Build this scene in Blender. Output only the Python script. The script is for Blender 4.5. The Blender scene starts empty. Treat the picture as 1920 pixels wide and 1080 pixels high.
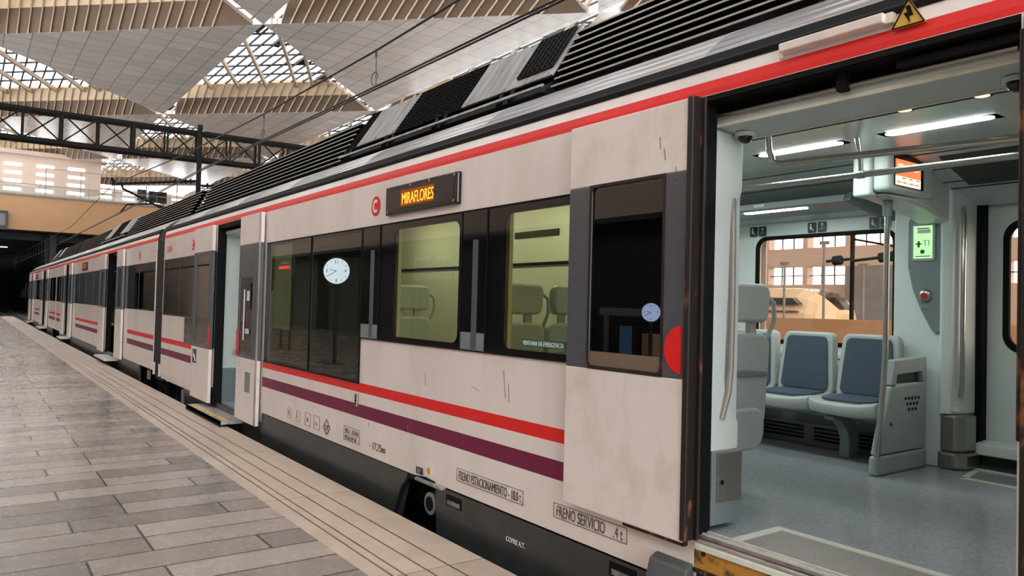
import bpy, bmesh, math, random
from mathutils import Vector, Matrix
random.seed(7)
C = bpy.context.scene.collection
PI = math.pi

# ------------------------------------------------------------------ materials
def newmat(name):
    m = bpy.data.materials.new(name); m.use_nodes = True
    nt = m.node_tree; nt.nodes.clear()
    out = nt.nodes.new('ShaderNodeOutputMaterial')
    return m, nt, out

def principled(nt, out, rough=.5, metal=0., spec=.5):
    b = nt.nodes.new('ShaderNodeBsdfPrincipled')
    b.inputs['Roughness'].default_value = rough
    b.inputs['Metallic'].default_value = metal
    b.inputs['Specular IOR Level'].default_value = spec
    nt.links.new(b.outputs[0], out.inputs[0])
    return b

def mat(name, col, rough=.5, metal=0., var=.12, scale=6., spec=.5, stretch=(1, 1, 1), col2=None, thr=(.35, .75), bump=0., coat=0.):
    """painted / moulded surface: colour broken up by procedural wear"""
    m, nt, out = newmat(name)
    b = principled(nt, out, rough, metal, spec)
    if coat:
        b.inputs['Coat Weight'].default_value = coat; b.inputs['Coat Roughness'].default_value = .12
    tc = nt.nodes.new('ShaderNodeTexCoord'); mp = nt.nodes.new('ShaderNodeMapping')
    mp.inputs['Scale'].default_value = stretch
    nt.links.new(tc.outputs['Object'], mp.inputs[0])
    n = nt.nodes.new('ShaderNodeTexNoise'); n.inputs['Scale'].default_value = scale; n.inputs['Detail'].default_value = 6
    n.inputs['Roughness'].default_value = .6
    nt.links.new(mp.outputs[0], n.inputs['Vector'])
    r = nt.nodes.new('ShaderNodeValToRGB')
    if col2 is None: col2 = tuple(c * (1 - var) for c in col)
    r.color_ramp.elements[0].position, r.color_ramp.elements[1].position = thr
    r.color_ramp.elements[0].color = (*col2, 1); r.color_ramp.elements[1].color = (*col, 1)
    nt.links.new(n.outputs[0], r.inputs[0]); nt.links.new(r.outputs[0], b.inputs['Base Color'])
    if bump:
        bp = nt.nodes.new('ShaderNodeBump'); bp.inputs['Strength'].default_value = bump; bp.inputs['Distance'].default_value = .01
        nt.links.new(n.outputs[0], bp.inputs['Height']); nt.links.new(bp.outputs[0], b.inputs['Normal'])
    return m

def emit(name, col, s):
    m, nt, out = newmat(name)
    e = nt.nodes.new('ShaderNodeEmission'); e.inputs[0].default_value = (*col, 1); e.inputs[1].default_value = s
    nt.links.new(e.outputs[0], out.inputs[0]); return m

def glass(name, tint, ior=1.5, rough=0.):
    m, nt, out = newmat(name)
    t = nt.nodes.new('ShaderNodeBsdfTransparent'); t.inputs[0].default_value = (*tint, 1)
    g = nt.nodes.new('ShaderNodeBsdfGlossy'); g.inputs['Roughness'].default_value = rough; g.inputs[0].default_value = (1, 1, 1, 1)
    f = nt.nodes.new('ShaderNodeFresnel'); f.inputs[0].default_value = ior
    x = nt.nodes.new('ShaderNodeMixShader')
    ge = nt.nodes.new('ShaderNodeNewGeometry'); inv = nt.nodes.new('ShaderNodeMath'); inv.operation = 'SUBTRACT'; inv.inputs[0].default_value = 1
    nt.links.new(ge.outputs['Backfacing'], inv.inputs[1]); ml = nt.nodes.new('ShaderNodeMath'); ml.operation = 'MULTIPLY'
    nt.links.new(f.outputs[0], ml.inputs[0]); nt.links.new(inv.outputs[0], ml.inputs[1])   # the far face of a pane does not mirror twice
    nt.links.new(ml.outputs[0], x.inputs[0]); nt.links.new(t.outputs[0], x.inputs[1]); nt.links.new(g.outputs[0], x.inputs[2])
    nt.links.new(x.outputs[0], out.inputs[0]); return m

def brickmat(name, c1, c2, mortar, w, h, ms, rough=.4, offset=.5, freq=2, rot=0., bias=0., noise=.25, roughvar=.15, swap=None, bump=.25, nscale=3.):
    m, nt, out = newmat(name); b = principled(nt, out, rough)
    tc = nt.nodes.new('ShaderNodeTexCoord'); mp = nt.nodes.new('ShaderNodeMapping')
    mp.inputs['Rotation'].default_value = swap or (0, 0, rot)
    nt.links.new(tc.outputs['Object'], mp.inputs[0])
    k = nt.nodes.new('ShaderNodeTexBrick'); k.offset = offset; k.offset_frequency = freq
    k.inputs['Scale'].default_value = 1; k.inputs['Brick Width'].default_value = w; k.inputs['Row Height'].default_value = h
    k.inputs['Mortar Size'].default_value = ms; k.inputs['Mortar Smooth'].default_value = .2; k.inputs['Bias'].default_value = bias
    k.inputs['Color1'].default_value = (*c1, 1); k.inputs['Color2'].default_value = (*c2, 1); k.inputs['Mortar'].default_value = (*mortar, 1)
    nt.links.new(mp.outputs[0], k.inputs[0])
    n = nt.nodes.new('ShaderNodeTexNoise'); n.inputs['Scale'].default_value = nscale; n.inputs['Detail'].default_value = 7; n.inputs['Roughness'].default_value = .65
    nt.links.new(tc.outputs['Object'], n.inputs['Vector'])
    r = nt.nodes.new('ShaderNodeMapRange'); r.inputs['From Min'].default_value = .3; r.inputs['From Max'].default_value = .7
    r.inputs['To Min'].default_value = 1 - noise; r.inputs['To Max'].default_value = 1 + noise
    nt.links.new(n.outputs[0], r.inputs[0])
    mx = nt.nodes.new('ShaderNodeMix'); mx.data_type = 'RGBA'; mx.blend_type = 'MULTIPLY'; mx.inputs[0].default_value = 1
    nt.links.new(k.outputs['Color'], mx.inputs[6]); nt.links.new(r.outputs[0], mx.inputs[7]); nt.links.new(mx.outputs[2], b.inputs['Base Color'])
    q = nt.nodes.new('ShaderNodeMapRange'); q.inputs['From Min'].default_value = .3; q.inputs['From Max'].default_value = .7
    q.inputs['To Min'].default_value = rough - roughvar; q.inputs['To Max'].default_value = rough + roughvar
    nt.links.new(n.outputs[0], q.inputs[0]); nt.links.new(q.outputs[0], b.inputs['Roughness'])
    bp = nt.nodes.new('ShaderNodeBump'); bp.inputs['Strength'].default_value = bump; bp.inputs['Distance'].default_value = .006; bp.invert = True
    nt.links.new(k.outputs['Fac'], bp.inputs['Height']); nt.links.new(bp.outputs[0], b.inputs['Normal'])
    return m

M = {}
M['white'] = mat('white_livery_paint', (.81, .725, .67), .32, var=.1, scale=2.2, stretch=(1, 1, .35), col2=(.71, .62, .56), thr=(.3, .6), coat=.25)
M['leafwhite'] = mat('scuffed_white_paint', (.80, .71, .65), .35, scale=3.5, stretch=(1, 1.2, .8), col2=(.67, .575, .50), thr=(.28, .5), coat=.2)
M['red'] = mat('red_livery_paint', (.80, .022, .018), .38, var=.08, spec=.3)
M['purple'] = mat('purple_livery_paint', (.19, .014, .06), .42, var=.12, spec=.3)
M['grey'] = mat('slate_grey_paint', (.085, .087, .098), .4, var=.15, scale=9, coat=.2)
M['silver'] = mat('roof_aluminium', (.52, .50, .485), .28, .6, var=.3, scale=.5, col2=(.46, .44, .43), thr=(.25, .7))
M['acsilver'] = mat('weathered_aluminium', (.40, .385, .37), .5, .55, scale=5, stretch=(.5, 2.5, .5), col2=(.16, .155, .15), thr=(.3, .65))
M['black'] = mat('black_rubber', (.006, .006, .0065), .7, var=.3, spec=.15)
M['gloss'] = mat('black_glass_border', (.006, .006, .007), .06, var=.1)
M['dark'] = mat('dark_soot_metal', (.010, .0095, .0095), .7, var=.4, scale=8, spec=.15)
M['louver'] = mat('louvre_dark_metal', (.009, .009, .009), .7, .0, var=.3, spec=.1)
M['louveredge'] = mat('louvre_bright_edge', (.45, .44, .43), .4, .6, var=.2)
M['skirt'] = mat('charcoal_skirt_paint', (.040, .046, .048), .38, scale=5, col2=(.026, .029, .029), coat=.1)
M['fender'] = mat('grey_fender_paint', (.10, .105, .105), .5, var=.3)
M['bellows'] = mat('gangway_rubber', (.035, .028, .024), .65, var=.35)
M['rust'] = mat('rusted_dark_edge', (.020, .013, .011), .5, .2, scale=14, stretch=(1, 1, .3), col2=(.28, .10, .03), thr=(.32, .42))
M['rustyellow'] = mat('rusted_yellow_paint', (.50, .235, .035), .5, scale=9, stretch=(1, 1, 1.4), col2=(.10, .035, .015), thr=(.36, .5), bump=.3)
M['sill'] = mat('scratched_sill_metal', (.52, .49, .46), .4, .5, scale=26, stretch=(1, .3, 1), col2=(.16, .10, .09), thr=(.3, .5))
M['sillred'] = mat('worn_maroon_rubber', (.14, .055, .055), .5, scale=12, stretch=(1, .5, 1), col2=(.03, .02, .02), thr=(.35, .55))
M['railmatte'] = mat('matt_grip_tube', (.36, .33, .29), .45, .3, var=.1)
M['blueglow'] = emit('blue_lit_front', (.08, .16, .30), .6)
M['steel'] = mat('brushed_stainless', (.40, .385, .36), .32, .9, var=.12, scale=3, stretch=(6, 6, .4))
M['rail'] = mat('satin_tube', (.52, .50, .46), .25, .9, var=.08)
M['inwall'] = mat('interior_moulded_panel', (.68, .74, .71), .35, var=.04, scale=3)
M['inwarm'] = mat('interior_offwhite_panel', (.72, .73, .66), .35, var=.04, scale=3)
M['inceil'] = mat('ceiling_grey_panel', (.56, .63, .61), .3, .1, var=.06)
M['seatshell'] = mat('grey_seat_shell', (.47, .51, .50), .4, var=.06)
M['cushion'] = mat('blue_seat_fabric', (.085, .115, .16), .8, scale=120, col2=(.055, .075, .11), bump=.5)
M['bin'] = mat('grey_bin_panel', (.34, .39, .385), .42, var=.08)
M['panelgrey'] = mat('mid_grey_panel', (.20, .235, .245), .4, var=.06)
M['vinyl'] = mat('speckled_floor_vinyl', (.325, .34, .365), .2, scale=60, col2=(.255, .27, .29), thr=(.4, .6))
M['matfloor'] = mat('warm_floor_mat', (.28, .26, .235), .4, scale=60, col2=(.23, .215, .20), thr=(.4, .6))
M['strip'] = mat('pale_floor_strip', (.66, .68, .58), .4, var=.12, scale=20)
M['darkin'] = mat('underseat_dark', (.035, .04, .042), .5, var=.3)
M['heater'] = mat('heater_grille_metal', (.16, .17, .17), .4, .5, var=.2)
M['navy'] = mat('navy_sticker', (.012, .018, .045), .4, var=.05)
M['stickerwhite'] = mat('white_print', (.75, .75, .73), .5, var=.04)
M['inkdark'] = mat('stencil_ink', (.085, .075, .07), .6, scale=55, col2=(.42, .36, .33), thr=(.36, .44))
M['yellow'] = mat('yellow_sign_face', (.75, .46, .06), .5, var=.1)
M['orange'] = mat('orange_sticker', (.75, .33, .02), .5, var=.05)
M['green'] = mat('green_sticker', (.015, .11, .06), .5, var=.05)
M['beige'] = mat('beige_wall_render', (.54, .40, .315), .7, var=.08, scale=.6)
M['orangewall'] = mat('ochre_bridge_panel', (.42, .225, .10), .6, var=.1, scale=.5)
M['parapet'] = mat('ochre_concrete', (.62, .37, .20), .6, var=.12, scale=1.2)
M['charcoal'] = mat('charcoal_cladding', (.03, .029, .03), .5, var=.3, scale=1)
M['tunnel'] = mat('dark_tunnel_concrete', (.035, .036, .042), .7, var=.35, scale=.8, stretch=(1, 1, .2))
M['ballast'] = mat('dark_ballast', (.045, .042, .04), .9, var=.5, scale=20, bump=1.)
M['wire'] = mat('black_cable', (.012, .012, .012), .5, var=.1)
M['girder'] = mat('dark_brown_steel', (.008, .0068, .0065), .7, .0, var=.3, scale=4, spec=.12)
M['concrete'] = mat('grey_concrete', (.25, .24, .23), .7, var=.2, scale=2)
M['hstrain'] = mat('cream_train_paint', (.78, .60, .38), .3, var=.05)
M['hsred'] = mat('dark_stripe_paint', (.25, .07, .05), .4)
M['platform'] = brickmat('platform_paving', (.185, .158, .138), (.41, .342, .288), (.035, .03, .027), 1.02, .325, .009, .25, .37, 3, noise=.10, roughvar=.08, nscale=6.)
M['edge'] = brickmat('platform_edge_stone', (.475, .375, .29), (.54, .43, .335), (.2, .15, .11), 2.0, 9.0, .006, .45, 0, 2, swap=(0, 0, PI / 2), noise=.14, nscale=6.)
M['groove'] = mat('edge_groove', (.30, .22, .16), .7, var=.3, scale=10)
M['ceiltile'] = brickmat('ceiling_tiles', (.53, .485, .45), (.63, .585, .55), (.27, .22, .19), 1.5, 1.5, .03, .22, 0, 2, noise=.03, roughvar=.03, bump=.1, nscale=.7)
M['soffit'] = mat('brown_soffit', (.19, .13, .09), .6, var=.2, scale=.6)
M['soffitbeige'] = mat('beige_fascia', (.80, .62, .42), .6, var=.1, scale=.6)
M['rib'] = mat('pale_rib', (.66, .50, .35), .5, var=.1)
M['bar'] = mat('glazing_bar', (.06, .055, .05), .5, var=.2)
M['rafter'] = mat('pale_rafter', (.52, .38, .26), .5, var=.1)
M['skyglass'] = glass('skylight_glass', (.60, .61, .63), 1.2, .1)
M['ribbon'] = mat('grey_shade_panel', (.42, .43, .45), .6, var=.1, scale=1)
M['glass_green'] = glass('tinted_window_glass', (.69, .65, .475), 1.55)
M['glass_dark'] = glass('dark_tinted_glass', (.33, .32, .25), 1.75)
M['glass_mid'] = glass('half_tinted_glass', (.46, .44, .32), 1.7)
M['glass_bronze'] = glass('bronze_window_glass', (.88, .80, .73), 1.5)
M['glass_clear'] = glass('clear_glass', (.90, .93, .92), 1.4)
M['lamp'] = emit('tube_diffuser', (.88, 1., .97), 22.)
M['downlamp'] = emit('small_lamp', (1., .55, .35), 1.0)
M['led_orange'] = emit('led_orange', (1., .32, .03), 1.4)
M['led_red'] = emit('led_red', (1., .03, .02), 3.0)
M['signpanel'] = mat('smoked_display', (.035, .022, .019), .3, var=.5, scale=12)
M['led_field'] = emit('led_field', (.30, .07, .012), .5)
M['screen_orange'] = emit('screen_orange', (.82, .16, .05), .85)
M['screen_white'] = emit('screen_pale', (.75, .62, .52), .8)
M['lcd'] = emit('lcd_green', (.42, .78, .36), .62)
M['slotlight'] = emit('lit_slot_window', (1., 1., 1.), 3.)
M['dial'] = emit('lit_clock_dial', (.82, .95, 1.), 1.9)
M['dialblue'] = emit('lit_clock_dial_cool', (.5, .65, 1.), 2.4)
M['redbutton'] = mat('red_button_plastic', (.45, .02, .03), .35)

# ------------------------------------------------------------------ mesh helpers
class MB:
    def __init__(s): s.v = []; s.f = []; s.m = []
    def add(s, vs, fs, mi=0):
        o = len(s.v); s.v += [tuple(p) for p in vs]
        for f in fs: s.f.append([i + o for i in f]); s.m.append(mi)
        return s
    def box(s, x0, x1, y0, y1, z0, z1, mi=0):
        return s.add([(x0, y0, z0), (x1, y0, z0), (x1, y1, z0), (x0, y1, z0), (x0, y0, z1), (x1, y0, z1), (x1, y1, z1), (x0, y1, z1)],
                     [(0, 3, 2, 1), (4, 5, 6, 7), (0, 1, 5, 4), (1, 2, 6, 5), (2, 3, 7, 6), (3, 0, 4, 7)], mi)
    def beam(s, p, q, w, h=None, mi=0):
        """square bar from p to q"""
        p, q = Vector(p), Vector(q); h = h or w; d = (q - p).normalized()
        u = d.cross(Vector((0, 0, 1)));
        if u.length < 1e-4: u = Vector((1, 0, 0))
        u.normalize(); t = u.cross(d)
        vs = []
        for e in (p, q):
            for a, b in ((-1, -1), (1, -1), (1, 1), (-1, 1)): vs.append(e + u * a * w / 2 + t * b * h / 2)
        return s.add(vs, [(0, 1, 2, 3), (7, 6, 5, 4), (0, 4, 5, 1), (1, 5, 6, 2), (2, 6, 7, 3), (3, 7, 4, 0)], mi)
    def prism(s, poly, axis, a, b, mi=0):
        """poly = 2-D points in the two other axes (in x,y,z order); extruded from a to b along axis"""
        def P(u, w, t): return {'x': (t, u, w), 'y': (u, t, w), 'z': (u, w, t)}[axis]
        n = len(poly); vs = [P(u, w, a) for u, w in poly] + [P(u, w, b) for u, w in poly]
        fs = [list(range(n)), list(range(2 * n - 1, n - 1, -1))] + [(i, i + n, (i + 1) % n + n, (i + 1) % n) for i in range(n)]
        return s.add(vs, fs, mi)
    def tube(s, pts, r, n=10, mi=0, taper=None):
        pts = [Vector(p) for p in pts]; rings = []; prev = None
        for i, p in enumerate(pts):
            d = (pts[min(i + 1, len(pts) - 1)] - pts[max(i - 1, 0)]).normalized()
            if prev is None:
                u = d.cross(Vector((0, 0, 1)))
                if u.length < 1e-3: u = d.cross(Vector((0, 1, 0)))
            else: u = prev - d * prev.dot(d)
            u.normalize(); prev = u; w = d.cross(u)
            rr = r if taper is None else taper[i]
            rings.append([p + (u * math.cos(2 * PI * k / n) + w * math.sin(2 * PI * k / n)) * rr for k in range(n)])
        vs = [q for R in rings for q in R]; fs = []
        for i in range(len(pts) - 1):
            for k in range(n): fs.append((i * n + k, i * n + (k + 1) % n, (i + 1) * n + (k + 1) % n, (i + 1) * n + k))
        fs.append(list(range(n - 1, -1, -1))); fs.append([(len(pts) - 1) * n + k for k in range(n)])
        return s.add(vs, fs, mi)
    def disc(s, c, nrm, r, th=.004, n=24, mi=0):
        c = Vector(c); d = Vector(nrm).normalized(); return s.tube([c, c + d * th], r, n, mi)
    def build(s, name, mats, parent=None, bevel=0., smooth=False, solid=0., seg=2, angle=40, recalc=True):
        me = bpy.data.meshes.new(name); me.from_pydata(s.v, [], s.f)
        if isinstance(mats, str): mats = [mats]
        for k in mats: me.materials.append(M[k])
        for p, mi in zip(me.polygons, s.m): p.material_index = mi
        if recalc:
            bm = bmesh.new(); bm.from_mesh(me); bmesh.ops.recalc_face_normals(bm, faces=bm.faces); bm.to_mesh(me); bm.free()
        if smooth: me.polygons.foreach_set('use_smooth', [True] * len(me.polygons))
        o = bpy.data.objects.new(name, me); C.objects.link(o)
        if solid:
            k = o.modifiers.new('t', 'SOLIDIFY'); k.thickness = abs(solid); k.offset = -1 if solid > 0 else 1
        if bevel:
            k = o.modifiers.new('b', 'BEVEL'); k.width = bevel; k.segments = seg; k.limit_method = 'ANGLE'; k.angle_limit = math.radians(angle)
        if smooth:
            try: me.set_sharp_from_angle(angle=math.radians(angle))
            except Exception: pass
        if parent: attach(o, parent)
        return o

def attach(o, parent):
    o.parent = parent
    # parts are modelled in world coordinates; only the root carries a location
    o.matrix_parent_inverse = Matrix.Translation(-ROOTLOC[parent.name]) if parent.name in ROOTLOC else Matrix.Identity(4)
ROOTLOC = {}
def thing(name, label, cat, loc=(0, 0, 0), group=None):
    o = bpy.data.objects.new(name, None); C.objects.link(o); o.location = loc; o.empty_display_size = .1
    ROOTLOC[o.name] = Vector(loc); o['label'] = label; o['category'] = cat
    if group: o['group'] = group
    return o
def tag(o, label, cat, group=None, kind=None):
    if label: o['label'] = label
    if cat: o['category'] = cat
    if group: o['group'] = group
    if kind: o['kind'] = kind
    return o
def struct(o): o['kind'] = 'structure'; return o
def copy_thing(o, delta, label, parent=None):
    c = o.copy(); C.objects.link(c)
    if parent is None:
        c.location = Vector(o.location) + Vector(delta); c['label'] = label
        ROOTLOC[c.name] = Vector(o.location)
    else: c.parent = parent; c.matrix_parent_inverse = o.matrix_parent_inverse.copy()
    for ch in list(o.children): copy_thing(ch, delta, None, c)
    return c

def rrect(y0, y1, z0, z1, r, k=5):
    """rounded rectangle outline (counter-clockwise), list of (y,z)"""
    out = []
    for cy, cz, a0 in ((y1 - r, z1 - r, 0), (y0 + r, z1 - r, 90), (y0 + r, z0 + r, 180), (y1 - r, z0 + r, 270)):
        for i in range(k + 1):
            a = math.radians(a0 + 90 * i / k); out.append((cy + r * math.cos(a), cz + r * math.sin(a)))
    return out
def ring(mb, X, outer, inner, r, th=.01, mi=0, k=5, axis='x'):
    """flat border between an outer rectangle and a rounded inner rectangle in the plane x = X"""
    oy0, oy1, oz0, oz1 = outer; inn = rrect(*inner, r, k); oc = [(oy1, oz1), (oy0, oz1), (oy0, oz0), (oy1, oz0)]
    n = len(inn); pts = []
    for d in (0, th): pts += [(X + d, y, z) for y, z in inn] + [(X + d, y, z) for y, z in oc]
    fs = []; N = n + 4
    for i in range(n):
        j = (i + 1) % n; a, b = i // (k + 1), j // (k + 1)
        for d in (0, N):
            f = [i + d, j + d, n + b + d] if a == b else [i + d, j + d, n + b + d, n + a + d]
            fs.append(f)
        fs.append([i, j, j + N, i + N])
    for a in range(4): fs.append([n + a, n + (a + 1) % 4, n + (a + 1) % 4 + N, n + a + N])
    if axis == 'y': pts = [(b, a, c) for a, b, c in pts]
    mb.add(pts, fs, mi); return mb

def ring2(mb, X, outer, ro, inner, ri, th=.01, mi=0, k=6):
    a, b = rrect(*outer, ro, k), rrect(*inner, ri, k); n = len(a)
    vs = [(X, y, z) for y, z in a + b] + [(X + th, y, z) for y, z in a + b]; N = 2 * n; fs = []
    for i in range(n):
        j = (i + 1) % n
        fs += [(i, j, n + j, n + i), (N + i, N + n + i, N + n + j, N + j), (i, N + i, N + j, j), (n + i, n + j, N + n + j, N + n + i)]
    mb.add(vs, fs, mi); return mb
def text(name, s, m, parent, origin, size, xdir=(0, -1, 0), up=(0, 0, 1), width=None, th=.0015, bold=0., align='LEFT', spacing=1.):
    cu = bpy.data.curves.new(name, 'FONT'); cu.body = s; cu.size = size; cu.extrude = th; cu.offset = bold; cu.align_x = align; cu.space_character = spacing
    tmp = bpy.data.objects.new(name + '_t', cu); C.objects.link(tmp)
    me = bpy.data.meshes.new_from_object(tmp.evaluated_get(bpy.context.evaluated_depsgraph_get()))
    bpy.data.objects.remove(tmp)
    x = Vector(xdir).normalized(); u = Vector(up).normalized(); z = x.cross(u)
    if width:
        xs = [v.co.x for v in me.vertices]; w = max(xs) - min(xs); k = width / max(w, 1e-6)
    else: k = 1
    R = Matrix((x, u, z)).transposed().to_4x4(); R.translation = Vector(origin)
    me.transform(R @ Matrix.Diagonal((k, 1, 1, 1)))
    me.materials.clear(); me.materials.append(M[m])
    o = bpy.data.objects.new(name, me); C.objects.link(o)
    if parent: attach(o, parent)
    return o
# ------------------------------------------------------------------ camera, sky
sc = bpy.context.scene
cam = bpy.data.objects.new('camera', bpy.data.cameras.new('camera')); C.objects.link(cam)
DX, DY, DZ = (.8104167, .03492922, .5848117), (-.58527738, .00399702, .81082329), (.02598393, -.9993818, .02368253)
cam.matrix_world = Matrix(((DX[0], -DX[1], -DX[2], 0), (DY[0], -DY[1], -DY[2], 0), (DZ[0], -DZ[1], -DZ[2], 0), (0, 0, 0, 1)))
cam.data.sensor_width = 36; cam.data.lens = 36 * 1420 / 1920; cam.data.clip_end = 600; cam.data.clip_start = .05
sc.camera = cam
w = bpy.data.worlds.new('overcast_sky'); sc.world = w; w.use_nodes = True
bg = w.node_tree.nodes['Background']; bg.inputs[0].default_value = (.95, .98, 1., 1); bg.inputs[1].default_value = 3.5
sc.view_settings.view_transform = 'Standard'; sc.view_settings.look = 'None'; sc.view_settings.gamma = 1; sc.view_settings.exposure = 1.16
sc.view_settings.use_curve_mapping = False

# ------------------------------------------------------------------ station: platform and track bed
PZ = -1.6
struct(MB().box(-13, 1.97, -22, 62, PZ - .35, PZ).build('floor', 'platform'))
e = MB(); gx = [1.97, 2.08, 2.095, 2.15, 2.165, 2.30, 2.315, 2.455, 2.47, 2.715]
for a, b in zip(gx, gx[1:]):
    g = (b - a) < .02
    e.add([(a, -22, PZ - (.006 if g else 0)), (b, -22, PZ - (.006 if g else 0)), (b, 62, PZ - (.006 if g else 0)), (a, 62, PZ - (.006 if g else 0))], [(0, 1, 2, 3)], 1 if g else 0)
e.box(1.97, 2.715, -22, 62, PZ - .22, PZ - .0065)
struct(e.build('trim_1', ['edge', 'groove'], recalc=False))
struct(MB().box(2.35, 2.6, -22, 62, -2.6, PZ - .22).box(-13, 2.35, -22, 62, -2.6, PZ - .36).build('wall_platform', 'charcoal'))
struct(MB().box(-40, 60, -40, 200, -2.9, -2.6).build('floor_trackbed', 'ballast'))
rails = []
for i, x in enumerate((3.65, 5.09)):
    m = MB(); m.prism([(x - .07, -2.6), (x + .07, -2.6), (x + .02, -2.56), (x + .035, -2.46), (x - .035, -2.46), (x - .02, -2.56)], 'y', -20, 175)
    o = m.build('rail', 'acsilver'); tag(o, ['steel rail under the train on the platform side', 'steel rail under the train on the far side'][i], 'rail', 'rails of the train track')

# ------------------------------------------------------------------ station roof: triangular tiled panels and glazed triangles
H = 17.; A = 14.6; X0, Y0 = 14.35, 46.9
def inroof(pts): return all(p[1] < 168 for p in pts) and any(p[1] > -24 for p in pts) and any(-16 < p[0] < 62 for p in pts)
nwin = 0
S2 = math.sqrt(.5)
for i in range(-4, 6):
    for j in range(-4, 6):
        ox, oy = X0 + A * i, Y0 - A * i + 2 * A * j
        p = [(ox, oy), (ox, oy + 2 * A), (ox - A, oy + A)]
        if inroof(p):
            m = MB()
            m.prism(p, 'z', H, H + .35)
            struct(m.build('ceiling', 'ceiltile'))
        q = [(ox, oy), (ox + A, oy + A), (ox, oy + 2 * A)]
        if not inroof(q): continue
        nwin += 1
        # local frame of the glazed triangle: u runs up to the low edge, v along it
        def P(u, v, z):     # u = distance from apex towards the low edge (max A*sqrt2), v = along low edge from its left end
            bx, by = ox + u * S2, oy + u * S2
            return (bx - v * S2, by + v * S2, z)
        U = A * math.sqrt(2)
        fr = MB()
        # soffit folded up from the low edge: brown slope, then beige upstand
        us = [(U, H), (U - 1.45, H + 1.05), (U - 2.45, H + 1.95)]
        for k in range(2):
            (u0, z0), (u1, z1) = us[k], us[k + 1]
            a0, b0 = .7 + k * 1.3, U - 1.2 - k * 1.2; a1, b1 = a0 + 1.3, b0 - 1.2
            pts = [P(u0, a0, z0), P(u0, b0, z0), P(u1, b1, z1), P(u1, a1, z1)]
            pts2 = [(x, y, z + .25) for x, y, z in pts]
            fr.add(pts + pts2, [(0, 1, 2, 3), (7, 6, 5, 4), (0, 4, 5, 1), (1, 5, 6, 2), (2, 6, 7, 3), (3, 7, 4, 0)], k)
        n = 20
        for t in range(n):
            v = 3.4 + (U - 5.2) * t / (n - 1)
            # ribs run with the tracks, under both faces
            for k in range(2):
                (u0, z0), (u1, z1) = us[k], us[k + 1]
                fr.beam(P(u0 - .05, v, z0 - .05), P(u1, v - (u0 - u1), z1 - .05), .055, .10, 2)
                v = v - (u0 - u1)
        struct(fr.build('trim_%d' % (nwin + 1), ['soffit', 'soffitbeige', 'rib']))
        g = MB(); zg = H + 2.0
        gp = [(ox + .1, oy - .6), (ox + A + .3, oy + A), (ox + .1, oy + 2 * A + .3)]
        g.prism(gp, 'z', zg + .12, zg + .16, 0)
        # grid of glazing bars and inclined rafters
        N = 20
        for t in range(1, N):
            x = ox + A * t / N; y0 = oy + A * t / N; y1 = oy + 2 * A - A * t / N
            g.beam((x, y0, zg), (x, y1, zg), .11, .12, 1)
        for t in range(1, 9):
            u = U * t / 9.
            g.beam(P(u, 0, zg + .03), P(u, 2 * u, zg + .03), .13, .12, 1)
        for t in range(5):
            a = A * (t + .12) / 5; s_ = (2 * A - 2 * a) / 1.32
            g.beam((ox + a, oy + a, zg - .25), (ox + a + .42 * s_, oy + a + .9 * s_, zg - .25), .20, .32, 2)
        for t in range(1, 5):
            d_ = 2 * A * t / 5; s_ = (2 * A - d_) / 1.32
            g.beam((ox, oy + d_, zg - .25), (ox + .42 * s_, oy + d_ + .9 * s_, zg - .25), .20, .32, 2)
        for t in (2, 5, 9, 13):
            x = ox + A * t / N; 
            g.box(x, x + A / N * .9, oy + A * t / N + 3, oy + A * t / N + 6.5, zg + .17, zg + .2, 3)
        struct(g.build('window_%d' % nwin, ['skyglass', 'bar', 'rafter', 'ribbon']))

# ------------------------------------------------------------------ far end: end walls with slot windows, footbridge, tunnel
K = 110 / 95.
wl = MB(); wl.box(-16, 11.77 * K, 110, 111, 9.2 * K, 14.62 * K); struct(wl.build('wall_far', 'beige'))
struct(MB().box(-16, 12.3 * K, 109.4, 111.2, 14.62 * K, 15.05 * K).build('trim_201', 'beige'))
struct(MB().box(11.77 * K, 50, 124, 125, 6, 15.6).build('wall_far_right', 'beige'))
nw = 300
for (xa, xb, z) in [(2.77, 4.42, 13.55), (5.65, 7.32, 13.6), (8.55, 10.24, 13.65), (-1, .7, 13.5)]:
    for r in range(4):
        zz = (z - r * .87) * K
        o = MB().box(xa * K, xb * K, 109.93, 110.2, zz - .21, zz + .21).build('window_%d' % nw, 'slotlight', bevel=.15, seg=3); struct(o); nw += 1
K2 = 124 / 95.
for (xa, xb, z) in [(11.75, 12.95, 12.2), (14.0, 15.3, 12.15), (16.6, 17.9, 12.1), (19.14, 20.5, 12.05), (21.6, 23, 12.)]:
    for r in range(3):
        zz = (z - r * .62) * K2
        o = MB().box(xa * K2, xb * K2, 123.93, 124.2, zz - .2, zz + .2).build('window_%d' % nw, 'slotlight', bevel=.12, seg=3); struct(o); nw += 1
struct(MB().box(-16, 50, 107, 109.5, 6.5 * K, 10.05 * K).build('wall_footbridge', 'orangewall'))
struct(MB().box(-16, 50, 106.8, 109.7, 10.05 * K, 10.25 * K).build('trim_202', 'concrete'))
bal = thing('glass_balustrade', 'glass balustrade with thin rail along the top of the ochre footbridge', 'balustrade', (10, 107.2, 10.25 * K))
MB().box(-16, 36, 107.18, 107.2, 10.3 * K, 11.25 * K).build('glass_panel', 'glass_clear', bal)
for t in range(18): MB().box(-14 + t * 2.6, -13.95 + t * 2.6, 107.15, 107.25, 10.25 * K, 11.3 * K).build('post', 'concrete', bal)
MB().box(-16, 36, 107.15, 107.25, 11.25 * K, 11.32 * K).build('handrail', 'concrete', bal)
fen = thing('cable_fence', 'tall slim posts with a thin top cable behind the footbridge balustrade', 'fence', (12, 108.8, 10.25 * K))
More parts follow.
